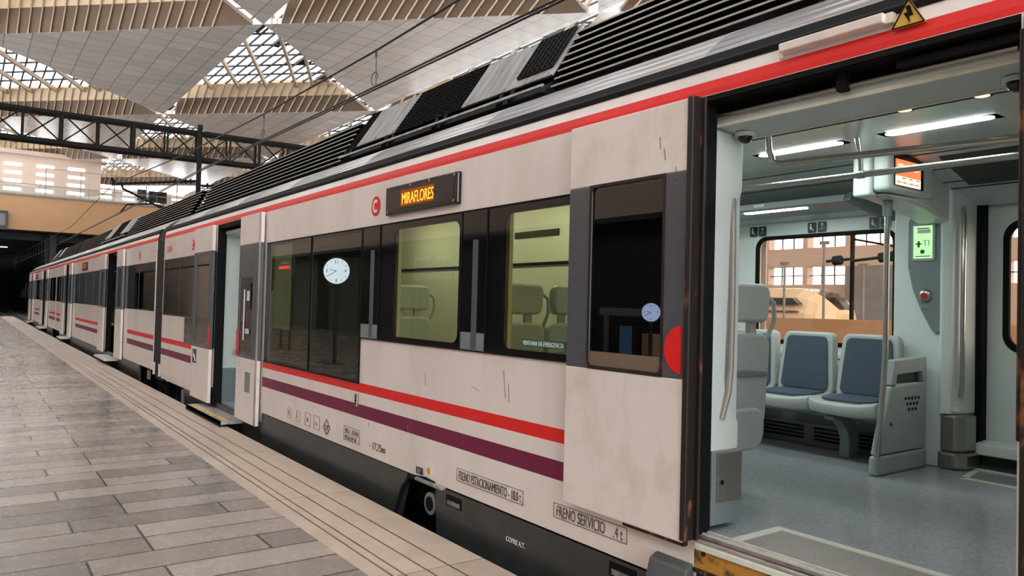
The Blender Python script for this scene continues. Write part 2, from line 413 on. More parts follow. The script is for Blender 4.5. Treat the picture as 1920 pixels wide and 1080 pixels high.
for t, x in enumerate((6.5, 9.75, 13., 16.25, 19.5, 22.8)):
    MB().tube([(x * K, 108.8, 10.25 * K), (x * K, 108.8, 13.35 * K)], .06, 8).build('post', 'concrete', fen)
MB().tube([(6.5 * K, 108.8, 13.3 * K), (24 * K, 108.8, 13.3 * K)], .045, 6).build('cable', 'concrete', fen)
for x0, x1, z0, z1, lab in ((15.25, 16.2, 10.75, 12.0, 'narrow dark screen on the footbridge beside the wide dark screen'), (16.4, 18.33, 10.63, 11.95, 'wide dark information screen standing on the footbridge')):
    t = thing('information_screen', lab, 'screen', (x0 * K, 108.2, 10.25 * K), 'dark screens on the footbridge')
    MB().box(x0 * K, x1 * K, 108.15, 108.35, z0 * K, z1 * K).build('housing', 'charcoal', t, bevel=.04)
    MB().box((x0 + .1) * K, (x1 - .1) * K, 108.13, 108.16, (z0 + .1) * K, (z1 - .1) * K).build('display', 'gloss', t)
    MB().box((x0 + .3) * K, (x0 + .4) * K, 108.2, 108.3, 10.25 * K, z0 * K).box((x1 - .4) * K, (x1 - .3) * K, 108.2, 108.3, 10.25 * K, z0 * K).build('stand', 'charcoal', t)
t = thing('signal_box', 'small dark framed box fixed to the front of the ochre footbridge', 'box', (3., 106.7, 8.3))
m = MB(); ring(m, 106.4, (2.2, 3.75, 7.4, 9.6), (2.4, 3.55, 7.9, 9.4), .2, .3, axis='y'); m.build('frame', 'charcoal', t)
MB().box(2.35, 3.6, 106.7, 107, 7.8, 9.5).build('panel', 'concrete', t)
# tunnel under the footbridge
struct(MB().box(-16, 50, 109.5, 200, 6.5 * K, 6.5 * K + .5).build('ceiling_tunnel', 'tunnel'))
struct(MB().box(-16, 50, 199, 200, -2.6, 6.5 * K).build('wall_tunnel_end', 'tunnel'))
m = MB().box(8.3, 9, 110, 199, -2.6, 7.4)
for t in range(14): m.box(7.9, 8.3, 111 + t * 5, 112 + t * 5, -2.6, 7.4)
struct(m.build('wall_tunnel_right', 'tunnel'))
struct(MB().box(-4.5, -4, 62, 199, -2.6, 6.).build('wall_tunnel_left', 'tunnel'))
m = MB()
for t in range(9): m.box(-16, 50, 112 + t * 6, 112.8 + t * 6, 6.5 * K - .9, 6.5 * K)
struct(m.build('trim_203', 'tunnel'))
t = thing('pillar_sign', 'dark square post under the footbridge beside the train roof', 'post', (14.2, 108, -2.6))
MB().box(13.6, 14.9, 107.6, 108.8, -2.6, 6.5 * K).build('shaft', 'tunnel', t)
for k, (x, y) in enumerate(((3.2, 128), (1.2, 150))):
    t = thing('tunnel_lamp', ['tunnel lamp nearer the mouth, below the footbridge', 'tunnel lamp deeper inside the tunnel'][k], 'lamp', (x, y, 6.3), 'lamps in the tunnel')
    MB().box(x - 1.4, x + 1.4, y - .1, y + .1, 6.35, 6.5).build('diffuser', 'screen_white', t); MB().box(x - 1.5, x + 1.5, y - .15, y + .15, 6.5, 6.62).build('housing', 'charcoal', t)
    MB().box(x - .05, x + .05, y - .05, y + .05, 6.6, 6.5 * K).build('hanger', 'charcoal', t)

# ------------------------------------------------------------------ side walls (the left one only shows as reflections in the train)
m = MB().box(-11.5, -11, -22, 118, PZ, 2.4).box(-11.5, -9, -22, 118, 2.4, 2.55)
for t in range(24): m.box(-11, -10.6, -20 + t * 5.6, -19.4 + t * 5.6, PZ, 2.4)
struct(m.build('wall_left', 'charcoal'))
struct(MB().box(-10.5, -8.9, 52, 84, PZ, 2.4).build('wall_left_block', 'beige'))
struct(MB().box(-9.3, -9, -22, 109, 2.55, 9.5).build('wall_left_upper', 'beige'))

def grid_wall(mb, X, th, ys, zs, holes, mi=0):
    ys = sorted(set(ys + [a for h in holes for a in h[:2]])); zs = sorted(set(zs + [a for h in holes for a in h[2:]]))
    for a, b in zip(ys, ys[1:]):
        for c, d in zip(zs, zs[1:]):
            y, z = (a + b) / 2, (c + d) / 2
            if any(h[0] < y < h[1] and h[2] < z < h[3] for h in holes): continue
            mb.box(X, X + th, a, b, c, d, mi)
    return mb
holes = []
y = 5.
while y < 75:
    holes.append((y, y + 2.35, 3.85, 5.6))
    if not (16.5 < y < 23): holes.append((y, y + 2.35, 1.7, 2.76))
    holes.append((y, y + 2.35, 7., 15.))
    y += 2.65
struct(grid_wall(MB(), 40, .6, [-25, 125], [-2.6, 16.9], holes).build('wall_right', 'beige'))
m = MB()
for hy0, hy1, z0, z1 in holes:
    for k in range(1, 3): m.box(40.25, 40.33, hy0 + (hy1 - hy0) * k / 3 - .03, hy0 + (hy1 - hy0) * k / 3 + .03, z0, z1)
    m.box(40.25, 40.33, hy0, hy1, (z0 + z1) / 2 - .03, (z0 + z1) / 2 + .03)
struct(m.build('window_400', 'bar'))
struct(MB().box(39.6, 40, 16.2, 23.3, -2.6, 2.7).build('trim_204', 'concrete'))
struct(MB().box(10, 10.35, -6, 60, -2.6, -.07).build('wall_parapet', 'parapet'))
struct(MB().box(10.35, 17, -6, 60, -2.6, -1.1).build('floor_far_platform', 'concrete'))

# ------------------------------------------------------------------ high-speed train seen through the carriage window
hs = thing('high_speed_train', 'cream high-speed train with dark windows seen through the carriage window', 'train', (22, 20, -2.6))
# lofted nose: (distance along the track, half width, roof height, floor height)
secs = [(13.72, .25, .02, -.5), (13.78, .6, .16, -1.), (13.9, .95, .34, -1.5), (14.12, 1.2, .56, -1.9), (14.4, 1.36, .74, -2.1), (14.8, 1.43, .85, -2.15), (15.4, 1.45, .88, -2.15), (42., 1.45, .88, -2.15)]
rings = []
for (yy, hw, zt, zb) in secs:
    h = zt - zb; c0 = 23.45
    half = [(-hw, zb), (-hw, zb + h * .55), (-hw * .96, zb + h * .74), (-hw * .82, zb + h * .90), (-hw * .5, zt - h * .015), (0, zt)]
    rings.append([(c0 + a, yy, b) for a, b in half] + [(c0 - a, yy, b) for a, b in reversed(half[:-1])])
m = MB(); n = len(rings[0])
for a in range(len(rings) - 1):
    for k in range(n - 1): m.add([rings[a][k], rings[a][k + 1], rings[a + 1][k + 1], rings[a + 1][k]], [(0, 1, 2, 3)], 1 if 1 <= a <= 4 and 4 <= k <= n - 6 else 0)
m.add(rings[0], [list(range(n))]); m.add(rings[-1], [list(range(n))])
m.build('body', ['hstrain', 'gloss'], hs, smooth=True, angle=60)
MB().prism([(14.5, .30), (14.75, .50), (40, .54), (40, .30)], 'x', 21.93, 22.2).build('window_band', 'gloss', hs)
MB().box(21.96, 22.2, 14.6, 40, .04, .09).build('stripe', 'hsred', hs)
MB().box(22.4, 24.5, 15.6, 40, -2.6, -2.1).build('underframe', 'dark', hs)
for k, (x, y, zt) in enumerate(((16.2, 11.1, 1.25), (16.2, 10.05, 1.7), (16.2, 9.1, 1.15))):
    t = thing('platform_post', ['grey post left of the high-speed train nose', 'tallest grey post in front of the high-speed train', 'grey post at the high-speed train nose'][k], 'post', (x, y, -1.1), 'posts on the far platform')
    MB().tube([(x, y, -1.1), (x, y, zt)], .03, 8).build('shaft', 'concrete', t)
    MB().box(x - .02, x + .02, y - .12, y + .12, zt - .08, zt).build('head', 'concrete', t)
t = thing('catenary_mast', 'dark catenary mast with bracket arms beyond the far platform', 'mast', (18, 10.4, -2.6))
MB().tube([(18, 10.4, -2.6), (18, 10.4, 2.3)], .055, 8).build('pole', 'girder', t)
MB().tube([(18, 10.4, 1.4), (18, 11.1, 1.36)], .04, 6).tube([(18, 10.4, 1.35), (18, 8.6, 1.5)], .04, 6).tube([(18, 10.4, 1.9), (18, 8.6, 1.5)], .03, 6).build('arm', 'girder', t)
MB().tube([(18, 9.7, 1.405), (18, 9.3, 1.44)], .12, 8).tube([(18, 10.7, 1.385), (18, 10.9, 1.37)], .12, 8).build('insulator', 'girder', t)

# ------------------------------------------------------------------ catenary gantry over the track
YG = 30.
gt = thing('catenary_gantry', 'dark lattice gantry spanning the tracks above the train', 'gantry', (6.95, YG, -2.6))
def zc(x): return 5.18 + (x - .74) * .008
for nm, dz in (('bottom_chord', 0), ('top_chord', 1.)):
    m = MB()
    for dy in (0, .55):
        m.beam((-8, YG + dy, zc(-8) + dz), (22, YG + dy, zc(22) + dz), .10, .13 if dz == 0 else .11)
    for t in range(27): m.beam((-7.5 + t * 1.12, YG, zc(0) + dz), (-6.9 + t * 1.12, YG + .55, zc(0) + dz), .03)
    m.build(nm, 'girder', gt)
for t in range(26):
    x = -7.6 + t * 1.12
    m = MB()
    for dy in (0, .55):
        m.beam((x, YG + dy, zc(x)), (x, YG + dy, zc(x) + 1.), .09 if t % 2 else .06)
    m.build('strut', 'girder', gt)
    m = MB(); m.beam((x, YG, zc(x)), (x + 1.12, YG, zc(x) + 1.), .045); m.beam((x, YG, zc(x) + 1.), (x + 1.12, YG, zc(x)), .045); m.build('cross_brace', 'girder', gt)
MB().box(6.87, 7.03, YG - .11, YG - .01, -2.6, 6.5).build('mast', 'girder', gt)
def insul(p, q, n=4, r=.11):
    p, q = Vector(p), Vector(q); m = MB(); m.tube([p, q], .03, 8)
    for k in range(n):
        c = p + (q - p) * ((k + .5) / n); d = (q - p).normalized(); m.tube([c - d * .04, c + d * .01, c + d * .05], r, 10, taper=[.04, r, .04])
    return m
ca = thing('cantilever_arm', 'catenary bracket arm with ribbed insulators left of the gantry mast', 'bracket arm', (6.87, YG, 4.3))
MB().tube([(6.87, YG - .17, 4.36), (4.05, YG - .17, 3.93)], .045, 8).build('top_tube', 'girder', ca)
insul((6.75, YG - .17, 4.34), (6.05, YG - .17, 4.24)).build('insulator', 'girder', ca)
MB().tube([(4.35, YG - .17, 3.97), (4.4, YG - .17, 3.8), (5.2, YG - .17, 3.45), (6.1, YG - .17, 3.05)], .04, 8).build('registration_tube', 'girder', ca)
MB().tube([(6.87, YG - .17, 3.0), (5.4, YG - .17, 3.36), (4.55, YG - .17, 3.25), (4.35, YG - .17, 2.95)], .03, 8).build('steady_arm', 'girder', ca)
MB().tube([(4.1, YG - .17, 3.94), (4.1, YG - .17, 4.05), (4.02, YG - .17, 4.12)], .05, 8).build('clamp', 'girder', ca)
cb = thing('cantilever_arm', 'catenary bracket arm with ribbed insulators right of the gantry mast', 'bracket arm', (7.03, YG, 4.3))
MB().tube([(7.03, YG - .17, 4.2), (10.5, YG - .17, 4.5)], .045, 8).build('top_tube', 'girder', cb)
insul((7.15, YG - .17, 4.22), (7.9, YG - .17, 4.28)).build('insulator', 'girder', cb)

def cable(name, pts, r, label, cat):
    o = MB().tube(pts, r, 6).build(name, 'wire', smooth=True); tag(o, label, cat); return o
cable('messenger_wire', [(4.35, -4, 3.75), (4.3, 3, 3.43), (4.3, 7.1, 3.36), (4.3, 9.2, 3.335), (4.3, 13.8, 3.38), (4.25, 20, 3.52), (4.1, YG, 3.92), (4.3, 45, 3.5), (4.3, 60, 3.6), (4.3, 106, 4.2)], .014, 'upper suspension cable running over the train to the bracket arm', 'overhead cable')
for k, dx in enumerate((0, .055)):
    cable('contact_wire', [(4.3 + dx, -4, 2.86), (4.3 + dx, 5.4, 2.82), (4.3 + dx, 9.2, 2.85), (4.3 + dx, 18.2, 2.96), (4.34 + dx, YG, 2.95), (4.3 + dx, 60, 2.95), (4.3 + dx, 106, 3.3)], .012, ['nearer one of the paired contact wires above the train', 'farther one of the paired contact wires above the train'][k], 'overhead cable')
for k, (y, z0, z1) in enumerate(((9.15, 2.86, 3.335), (13.8, 2.91, 3.38), (24.5, 2.95, 3.69))):
    t = thing('dropper', ['thin dropper with a curled tail above the middle of the nearest carriage', 'thin dropper with a curled tail in front of the gantry lattice', 'thin dropper near the bracket arm'][k], 'dropper', (4.3, y, z0), 'droppers between the overhead cables')
    MB().tube([(4.3, y, z0), (4.3, y + .02, z1)], .0065, 6).build('wire', 'wire', t)
    MB().tube([(4.3, y + .02, z1 - .09), (4.3, y + .02, z1 + .01)], .016, 8).build('clamp', 'wire', t)
    MB().tube([(4.3, y + .02 + .10 * math.sin(a) + .03, z0 + .02 + .085 * (1 - math.cos(a))) for a in [s * .5 for s in range(11)]], .006, 6).build('loop', 'wire', t)

# ------------------------------------------------------------------ things on the platform that the train windows mirror
def clock(x, y, z, r, label, dialmat, nrm):
    t = thing('station_clock', label, 'clock', (x, y, PZ), 'platform clocks')
    n = Vector(nrm).normalized(); u = Vector((0, 0, 1)); s = u.cross(n)
    c = Vector((x, y, z))
    MB().tube([c - n * .1, c + n * .03], r * 1.12, 40).build('case', 'charcoal', t)
    d = MB().disc(c + n * .03, n, r, .01, 40).build('dial', dialmat, t)
    hm = MB()
    hm.beam(c + n * .05, c + n * .05 + (u * .2 + s * .95) * r * .55, .03, .012); hm.beam(c + n * .05, c + n * .05 + (-u * .5 + s * .8) * r * .8, .022, .012)
    hm.build('hands', 'charcoal', d)
    for hh in range(12):
        a = hh * PI / 6; dirv = s * math.sin(a) + u * math.cos(a)
        if hh % 3 == 0: 
            text('numeral', {0: '12', 3: '3', 6: '6', 9: '9'}[hh], 'charcoal', d, c + n * .045 + dirv * r * .72 - u * r * .12, r * .36, xdir=s, up=u, align='CENTER')
        else:
            mm = MB().beam(c + n * .045 + dirv * r * .78, c + n * .045 + dirv * r * .9, .025, .01); mm.build('hour_mark', 'charcoal', d)
    MB().tube([(x - n.x * .05, y - n.y * .05, PZ), (x - n.x * .05, y - n.y * .05, z - r * 1.05)], .05, 10).build('post', 'charcoal', t)
    MB().box(x - .2, x + .2, y - .2, y + .2, PZ, PZ + .03).build('base', 'charcoal', t)
clock(-2.03, 18.43, .78, .33, 'round white lit clock mirrored in the tall window beside the far door', 'dial', (.55, -.83, 0))
clock(-8.3, 13.3, -.07, .23, 'small bluish lit clock mirrored in the pane of the nearest door leaf', 'dialblue', (.72, -.69, 0))
t = thing('departure_board', 'black departure board with red glowing text mirrored in the tall window', 'board', (-2.7, 24, PZ))
MB().box(-2.72, -2.6, 23.4, 24.6, .75, 1.35).build('housing', 'charcoal', t)
text('lettering', '11:25 MIRAFLORES', 'led_red', t, (-2.59, 23.5, 1.0), .14, xdir=(0, 1, 0), width=1.0)
text('lettering', 'CERCANIAS  VIA 2', 'stickerwhite', t, (-2.59, 23.6, 1.16), .09, xdir=(0, 1, 0))
MB().tube([(-2.68, 23.6, PZ), (-2.68, 23.6, .75)], .04).build('leg', 'charcoal', t); MB().tube([(-2.68, 24.4, PZ), (-2.68, 24.4, .75)], .04).build('leg', 'charcoal', t)
t = thing('platform_sector_sign', 'grey platform sign with a white letter B and yellow panel mirrored in the window', 'sign', (-2.5, 24.9, PZ))
MB().box(-2.55, -2.45, 24.9, 25.9, PZ, .3).build('panel', 'panelgrey', t)
MB().box(-2.46, -2.43, 24.92, 25.28, -.55, .2).build('yellow_face', 'yellow', t)
text('lettering', 'B', 'stickerwhite', t, (-2.43, 25.42, -.5), .55, xdir=(0, 1, 0), bold=.01)
t = thing('wayfinding_sign', 'dark wayfinding sign with white lettering mirrored in the carriage window', 'sign', (-1.3, 12.1, PZ))
MB().box(-1.34, -1.26, 11.4, 12.9, .45, 1.0).build('panel', 'panelgrey', t)
text('lettering', 'Alta velocidad', 'stickerwhite', t, (-1.25, 12.25, .82), .10, xdir=(0, 1, 0)); text('lettering', 'Estación de autobuses', 'stickerwhite', t, (-1.25, 12.0, .58), .08, xdir=(0, 1, 0))
text('lettering', '1-6  Zonas vías', 'stickerwhite', t, (-1.25, 11.45, .82), .09, xdir=(0, 1, 0)); text('lettering', 'Aparcamiento', 'stickerwhite', t, (-1.25, 11.45, .58), .07, xdir=(0, 1, 0))
for yy in (11.5, 12.8): MB().tube([(-1.3, yy, PZ), (-1.3, yy, .45)], .035).build('leg', 'charcoal', t)

t = thing('ticket_machine', 'beige box machine mirrored at the bottom of the nearest door pane', 'machine', (-8.8, 13.7, PZ))
MB().box(-9., -8.6, 13.5, 13.9, PZ, -.62).build('housing', 'parapet', t, bevel=.02); MB().box(-8.6, -8.59, 13.55, 13.85, -1.0, -.7).build('front_panel', 'beige', t)
t = thing('vending_machine', 'dark vending machine with a blue lit front mirrored in the nearest door pane', 'machine', (-8.95, 14.45, PZ))
MB().box(-9.3, -8.6, 14.15, 14.8, PZ, -.3).build('housing', 'charcoal', t, bevel=.02); MB().box(-8.6, -8.59, 14.25, 14.7, -1.3, -.45).build('lit_front', 'blueglow', t)
t = thing('wall_handrail', 'grey blue rail panel along the dark left wall mirrored above the machines', 'rail', (-9.5, 14.2, PZ))
MB().box(-9.6, -9.5, 13.0, 16.5, -.2, .02).build('panel', 'panelgrey', t); MB().box(-9.6, -9.5, 13.2, 13.3, PZ, -.2).build('leg', 'panelgrey', t); MB().box(-9.6, -9.5, 16.2, 16.3, PZ, -.2).build('leg', 'panelgrey', t)
# ------------------------------------------------------------------ the train
XS, W = 2.85, 3.15; XC = XS + W / 2; XF = XS + W
ROOF = [(1.21, 2.90), (1.25, 2.945), (1.30, 2.99), (1.355, 3.05), (1.41, 3.12), (1.455, 3.2), (1.528, 3.35), (1.60, 3.6), (1.64, 4.0), (1.66, XC)]
SIDE = [(-1.6, 2.93), (-1.49, 2.875), (-1.32, 2.855), (-1.2, 2.85), (1.03, 2.85), (1.06, 2.852), (1.10, 2.858), (1.16, 2.874), (1.20, 2.895)]
def xat(z):
    for (z0, x0), (z1, x1) in zip(SIDE, SIDE[1:]):
        if z0 <= z <= z1: return x0 + (x1 - x0) * (z - z0) / (z1 - z0)
    return SIDE[0][1] if z < SIDE[0][0] else SIDE[-1][1]
RED1 = (1.032, 1.103)
def side(mb, y0, y1, zb, holes, bands, ybr=(), far=False):
    """one carriage side as a grid of panels; bands = (y0,y1,z0,z1,material index)"""
    ys = sorted({y0, y1, *ybr, *[a for h in holes for a in h[:2]], *[a for h in bands for a in h[:2]]}); ys = [y for y in ys if y0 <= y <= y1]
    zs = sorted({zb, *[z for z, x in SIDE if z > zb], *[a for h in holes for a in h[2:4]], *[a for h in bands for a in h[2:4]]}); zs = [z for z in zs if zb <= z <= 1.2]
    for a, b in zip(ys, ys[1:]):
        for c, d in zip(zs, zs[1:]):
            y, z = (a + b) / 2, (c + d) / 2
            if any(h[0] < y < h[1] and h[2] < z < h[3] for h in holes): continue
            mi = 0
            for q in bands:
                if q[0] < y < q[1] and q[2] < z < q[3]: mi = q[4]
            xc, xd = xat(c), xat(d)
            if far: xc, xd = 2 * XC - xc, 2 * XC - xd
            f = [(xc, b, c), (xc, a, c), (xd, a, d), (xd, b, d)]
            mb.add(f, [(0, 1, 2, 3) if not far else (3, 2, 1, 0)], mi)
def roofmesh(mb, y0, y1, n=1):
    pr = [(x, z) for z, x in ROOF]; pr = pr + [(2 * XC - x, z) for x, z in reversed(pr[:-1])]
    for a in range(n):
        ya, yb = y0 + (y1 - y0) * a / n, y0 + (y1 - y0) * (a + 1) / n
        for (x0, z0), (x1, z1) in zip(pr, pr[1:]): mb.add([(x0, yb, z0), (x0, ya, z0), (x1, ya, z1), (x1, yb, z1)], [(0, 1, 2, 3)])
def endcap(mb, y, zb=-1.3, mi=0):
    pr = [(xat(z), z) for z in (zb, -1.2, 1.03, 1.1, 1.16, 1.2)] + [(x, z) for z, x in ROOF]
    pr = pr + [(2 * XC - x, z) for x, z in reversed(pr[:-1])]
    mb.add([(x, y, z) for x, z in pr], [list(range(len(pr)))], mi)
def window(car, y0, y1, z0, z1, ty0, ty1, tz0, tz1, r=.07, gl='glass_green', x=2.846, label=None):
    m = MB(); ring(m, x, (y0, y1, z0, z1), (ty0, ty1, tz0, tz1), r, .012, 0); b = m.build('window_border', 'gloss', car)
    g = MB().box(x + .002, x + .008, ty0 - .01, ty1 + .01, tz0 - .01, tz1 + .01).build('window_pane', gl, b)
    if label: g['label'] = label
    return b
def louvre(car, y0, y1, n=8, x0=3.5, z0=1.648, x1=3.735, z1=2.112, label=None):
    m = MB(); dx, dz = x1 - x0, z1 - z0; L = math.hypot(dx, dz); u = (dx / L, dz / L); w_ = (-u[1], u[0])
    for k in range(n):
        t = k / (n - 1); cx, cz = x0 + dx * t, z0 + dz * t
        # each slat: dark blade with a bright front lip
        m.prism([(cx, cz - .004), (cx + .085, cz - .035), (cx + .085, cz - .028), (cx, cz + .004)], 'y', y0, y1, 0)
        m.prism([(cx - .006, cz - .008), (cx + .003, cz - .008), (cx + .003, cz + .004), (cx - .006, cz + .004)], 'y', y0, y1, 1)
    m.prism([(x0 + .075, z0 - .035), (x1 + .075, z1 - .02), (x1 + .085, z1 - .02), (x0 + .085, z0 - .035)], 'y', y0, y1, 0)
    o = m.build('louvre_screen', ['louver', 'louveredge'], car)
    b = MB(); y = y0 + .3
    while y < y1 - .1:
        b.box(x0 + .02, x0 + .12, y, y + .09, 1.53, z0 + .02); y += 1.25
    b.box(x1 + .05, x1 + .12, y0, y1, z1 - .06, z1)
    b.build('louvre_bracket', 'dark', o); return o
def acunit(car, ya, yb, cuts):
    """sloping roof unit: dark trays below, silver and mesh covers above; cuts = (y0,y1,kind)"""
    P0, P1 = (3.545, 1.745), (3.86, 2.215)
    m = MB().prism([(3.575, 1.70), (3.86, 2.19), (4.95, 2.19), (5.25, 1.70)], 'y', ya + .01, yb - .01).build('roof_unit_body', 'dark', car)
    t = MB().prism([(3.42, 1.60), (3.46, 1.61), (3.54, 1.70), (3.60, 1.70), (3.60, 1.60)], 'y', ya, yb)
    t.build('roof_tray', 'black', m)
    MB().prism([(3.43, 1.645), (3.445, 1.64), (3.46, 1.665), (3.445, 1.67)], 'y', ya, yb).build('tray_rail', 'acsilver', m)
    y = ya + .45
    while y < yb:
        b = MB()
        for d in (0, .16): b.beam((3.46, y + d, 1.62), (3.56, y + d + .06, 1.77), .03, .03)
        b.build('tray_bracket', 'dark', m); y += 1.05
    d = Vector((P1[0] - P0[0], 0, P1[1] - P0[1])); nrm = Vector((-d.z, 0, d.x)).normalized()
    def pt(y, t, off): return Vector((P0[0], y, P0[1])) + d * t + nrm * off
    for y0, y1, kind in cuts:
        if kind in ('silver', 'silvervent'):
            c = MB(); vs = [pt(y0, 0, 0), pt(y1, 0, 0), pt(y1, 1, 0), pt(y0, 1, 0)]; vs2 = [p + nrm * .02 for p in vs]
            c.add(vs + vs2, [(3, 2, 1, 0), (4, 5, 6, 7), (0, 1, 5, 4), (1, 2, 6, 5), (2, 3, 7, 6), (3, 0, 4, 7)])
            for yy in (y0 + .06, y1 - .06, (y0 + y1) / 2):
                for tt in (.06, .95): c.disc(pt(yy, tt, .02), nrm, .014, .008, 8)
            q = c.build('cover_panel', 'acsilver', m, bevel=.006)
            if kind == 'silvervent':
                v = MB(); a0, a1, t0, t1 = y0 + .06, y0 + .50, .17, .93
                v.add([pt(a0, t0, .022), pt(a1, t0, .022), pt(a1, t1, .022), pt(a0, t1, .022)], [(0, 1, 2, 3)], 0)
                for k in range(8): f = a0 + (a1 - a0) * k / 7; v.beam(pt(f, t0, .03), pt(f, t1, .03), .016, .02, 1)
                for k in range(10): f = t0 + (t1 - t0) * k / 9; v.beam(pt(a0, f, .03), pt(a1, f, .03), .014, .02, 1)
                v.build('vent_grid', ['black', 'dark'], q)
        else:
            v = MB(); v.add([pt(y0, 0, 0), pt(y1, 0, 0), pt(y1, 1, 0), pt(y0, 1, 0)], [(0, 1, 2, 3)], 0)
            n = int((y1 - y0) / .09)
            for k in range(n + 1): f = y0 + (y1 - y0) * k / n; v.beam(pt(f, 0, .008), pt(f, 1, .008), .012, .012, 1)
            for k in range(15): v.beam(pt(y0, k / 14, .012), pt(y1, k / 14, .012), .016, .012, 1)
            v.build('mesh_panel', ['black', 'louver'], m)
    return m
def door_leaf(car, y0, y1, z0, z1, x, pane, grey=None, name='door_leaf', mats=('leafwhite', 'grey')):
    m = MB(); th = .045; g0, g1 = grey; py0, py1, pz0, pz1 = pane
    for a, b, mi in ((z0, g0, 0), (g1, z1, 0)): m.box(x, x + th, y0, y1, a, b, mi)
    m.box(x, x + th, y0, py0, g0, g1, 1); m.box(x, x + th, py1, y1, g0, g1, 1)
    if pz0 > g0: m.box(x, x + th, py0, py1, g0, pz0, 1)
    if pz1 < g1: m.box(x, x + th, py0, py1, pz1, g1, 1)
    o = m.build(name, list(mats), car, bevel=.006)
    MB().box(x + .01, x + .016, py0, py1, pz0, pz1).build('door_pane', 'glass_dark', o)
    return o
def sign_on_side(car, y0, y1, z0, z1):     # destination display, y0 < y1
    b = MB().box(2.815, 2.86, y0, y1, z0, z1).build('destination_sign', 'gloss', car, bevel=.012)
    MB().box(2.812, 2.818, y0 + .05, y1 - .05, z0 + .035, z1 - .03).build('display_window', 'signpanel', b)
    return b

# ---- nearest carriage
car = thing('train_car', 'nearest white carriage with lit orange destination sign and wide open door', 'train carriage', (XC, 6, -2.6), 'carriages of the commuter train')
body = MB()
BAND = (-.315, .655); LOW = -.715
holes = [(1.06, 2.41, -1.6, 1.03), (9.75, 11.05, -1.6, 1.03), (3.28, 8.86, *BAND), (6.22, 8.86, LOW, BAND[0]), (12.1, 14.5, *BAND), (12.14, 12.85, LOW, BAND[0])]
ST = [(3.315, 8.9, -.795, -.713, 1), (3.315, 8.9, -1.012, -.90, 2), (12.12, 14.56, -.795, -.713, 1), (12.12, 14.56, -1.012, -.90, 2), (-1.5, 14.56, *RED1, 1)]
GR = [(2.41, 3.28, *BAND, 3), (11.05, 12.1, LOW, BAND[1], 3)]
side(body, -1.5, 8.9, -1.32, holes, ST + GR)
side(body, 8.9, 14.56, -1.44, holes, ST + GR)
# far side, with two window openings
FH = [(3.02, 4.30, -.25, .69), (1.1, 2.55, -1.06, 1.0)]
side(body, -1.5, 14.56, -1.32, FH, [], far=True)
endcap(body, -1.5); 
body.build('body_shell', ['white', 'red', 'purple', 'grey'], car, solid=.012, recalc=False)
rf = MB(); roofmesh(rf, -1.5, 14.56, 8); rf.build('roof', 'silver', car, solid=.012, recalc=False, smooth=True, angle=50)
g = MB(); g.prism([(2.868, 1.165), (2.89, 1.165), (2.955, 1.255), (2.94, 1.262), (2.905, 1.215), (2.868, 1.19)], 'y', -1.5, 14.56)
g.build('rain_gutter', 'black', car)
# windows of the nearest carriage
window(car, 3.28, 4.24, *BAND, 3.24, 4.04, -.275, .60)
window(car, 4.56, 5.87, *BAND, 4.60, 5.61, -.275, .60)
window(car, 6.22, 7.45, LOW, BAND[1], 6.26, 7.42, LOW + .03, .62, .04, 'glass_dark')
window(car, 7.45, 8.86, LOW, BAND[1], 7.48, 8.80, LOW + .03, .62, .04, 'glass_mid')
for a, b in ((4.24, 4.56), (5.87, 6.22)):
    p = MB().box(2.843, 2.86, a, b, -.19, .655, 0).box(2.845, 2.86, a, b, -.315, -.19, 1).build('window_pillar', ['gloss', 'panelgrey'], car)
    m = MB().box(2.838, 2.845, a + .11, a + .17, -.3, .45); m.build('pillar_strip', 'grey', p)
window(car, 12.1, 13.3, *BAND, 12.14, 13.27, -.28, .62, .04, 'glass_dark'); window(car, 13.3, 14.5, *BAND, 13.33, 14.46, -.28, .62, .04, 'glass_dark')
window(car, 12.14, 12.85, LOW, BAND[0], 12.17, 12.82, LOW + .03, BAND[0] - .01, .03, 'glass_dark')
sm = MB()
for a, b, c, d in ((3.28, 8.86, .652, .662), (6.22, 6.232, LOW, .66), (7.444, 7.456, LOW, .66), (6.22, 8.86, LOW - .006, LOW + .006), (3.28, 6.22, -.322, -.312), (4.236, 4.244, -.31, .65), (5.866, 5.874, -.31, .65), (4.556, 4.564, -.31, .65)):
    sm.box(2.838, 2.85, a, b, c, d)
sm.build('window_seal', 'black', car)
m = MB()
m.box(2.836, 2.842, 3.385, 3.815, -.248, -.202, 0); st = m.build('emergency_sticker', 'green', car)
text('lettering', 'VENTANA DE EMERGENCIA', 'stickerwhite', st, (2.8355, 3.80, -.24), .04, width=.40)

# open leaf slid over the body beside the nearest door
lf = door_leaf(car, 2.44, 3.32, -1.10, 1.022, 2.785, (2.60, 3.13, -.312, .66), (-.33, .672))
lf['label'] = 'open door leaf with slate grey window frame and red half disc'
m = MB(); ring(m, 2.782, (2.585, 3.145, -.33, .675), (2.60, 3.13, -.312, .66), .03, .006, 0); m.build('pane_seal', 'rust', lf)
MB().box(2.79, 2.80, 2.60, 3.13, -.312, -.235).build('pane_band', 'soffit', lf)
pts = [(2.465 - .0, -.19 + .115)] + [(2.465 + .105 * math.sin(a), -.19 + .115 * math.cos(a)) for a in [PI * k / 18 for k in range(1, 18)]] + [(2.465, -.19 - .115)]
MB().prism(pts, 'x', 2.780, 2.786).build('red_half_disc', 'red', lf)
MB().box(2.80, 2.83, 2.44, 2.85, -1.12, -1.04).build('guide_slot', 'rust', lf)
MB().box(2.775, 2.845, 2.415, 2.45, -1.09, 1.03).build('leading_edge', 'rust', lf, bevel=.008)
l2 = door_leaf(car, -.1, 1.005, -1.10, 1.022, 2.785, (.25, .8, -.312, .66), (-.33, .672))
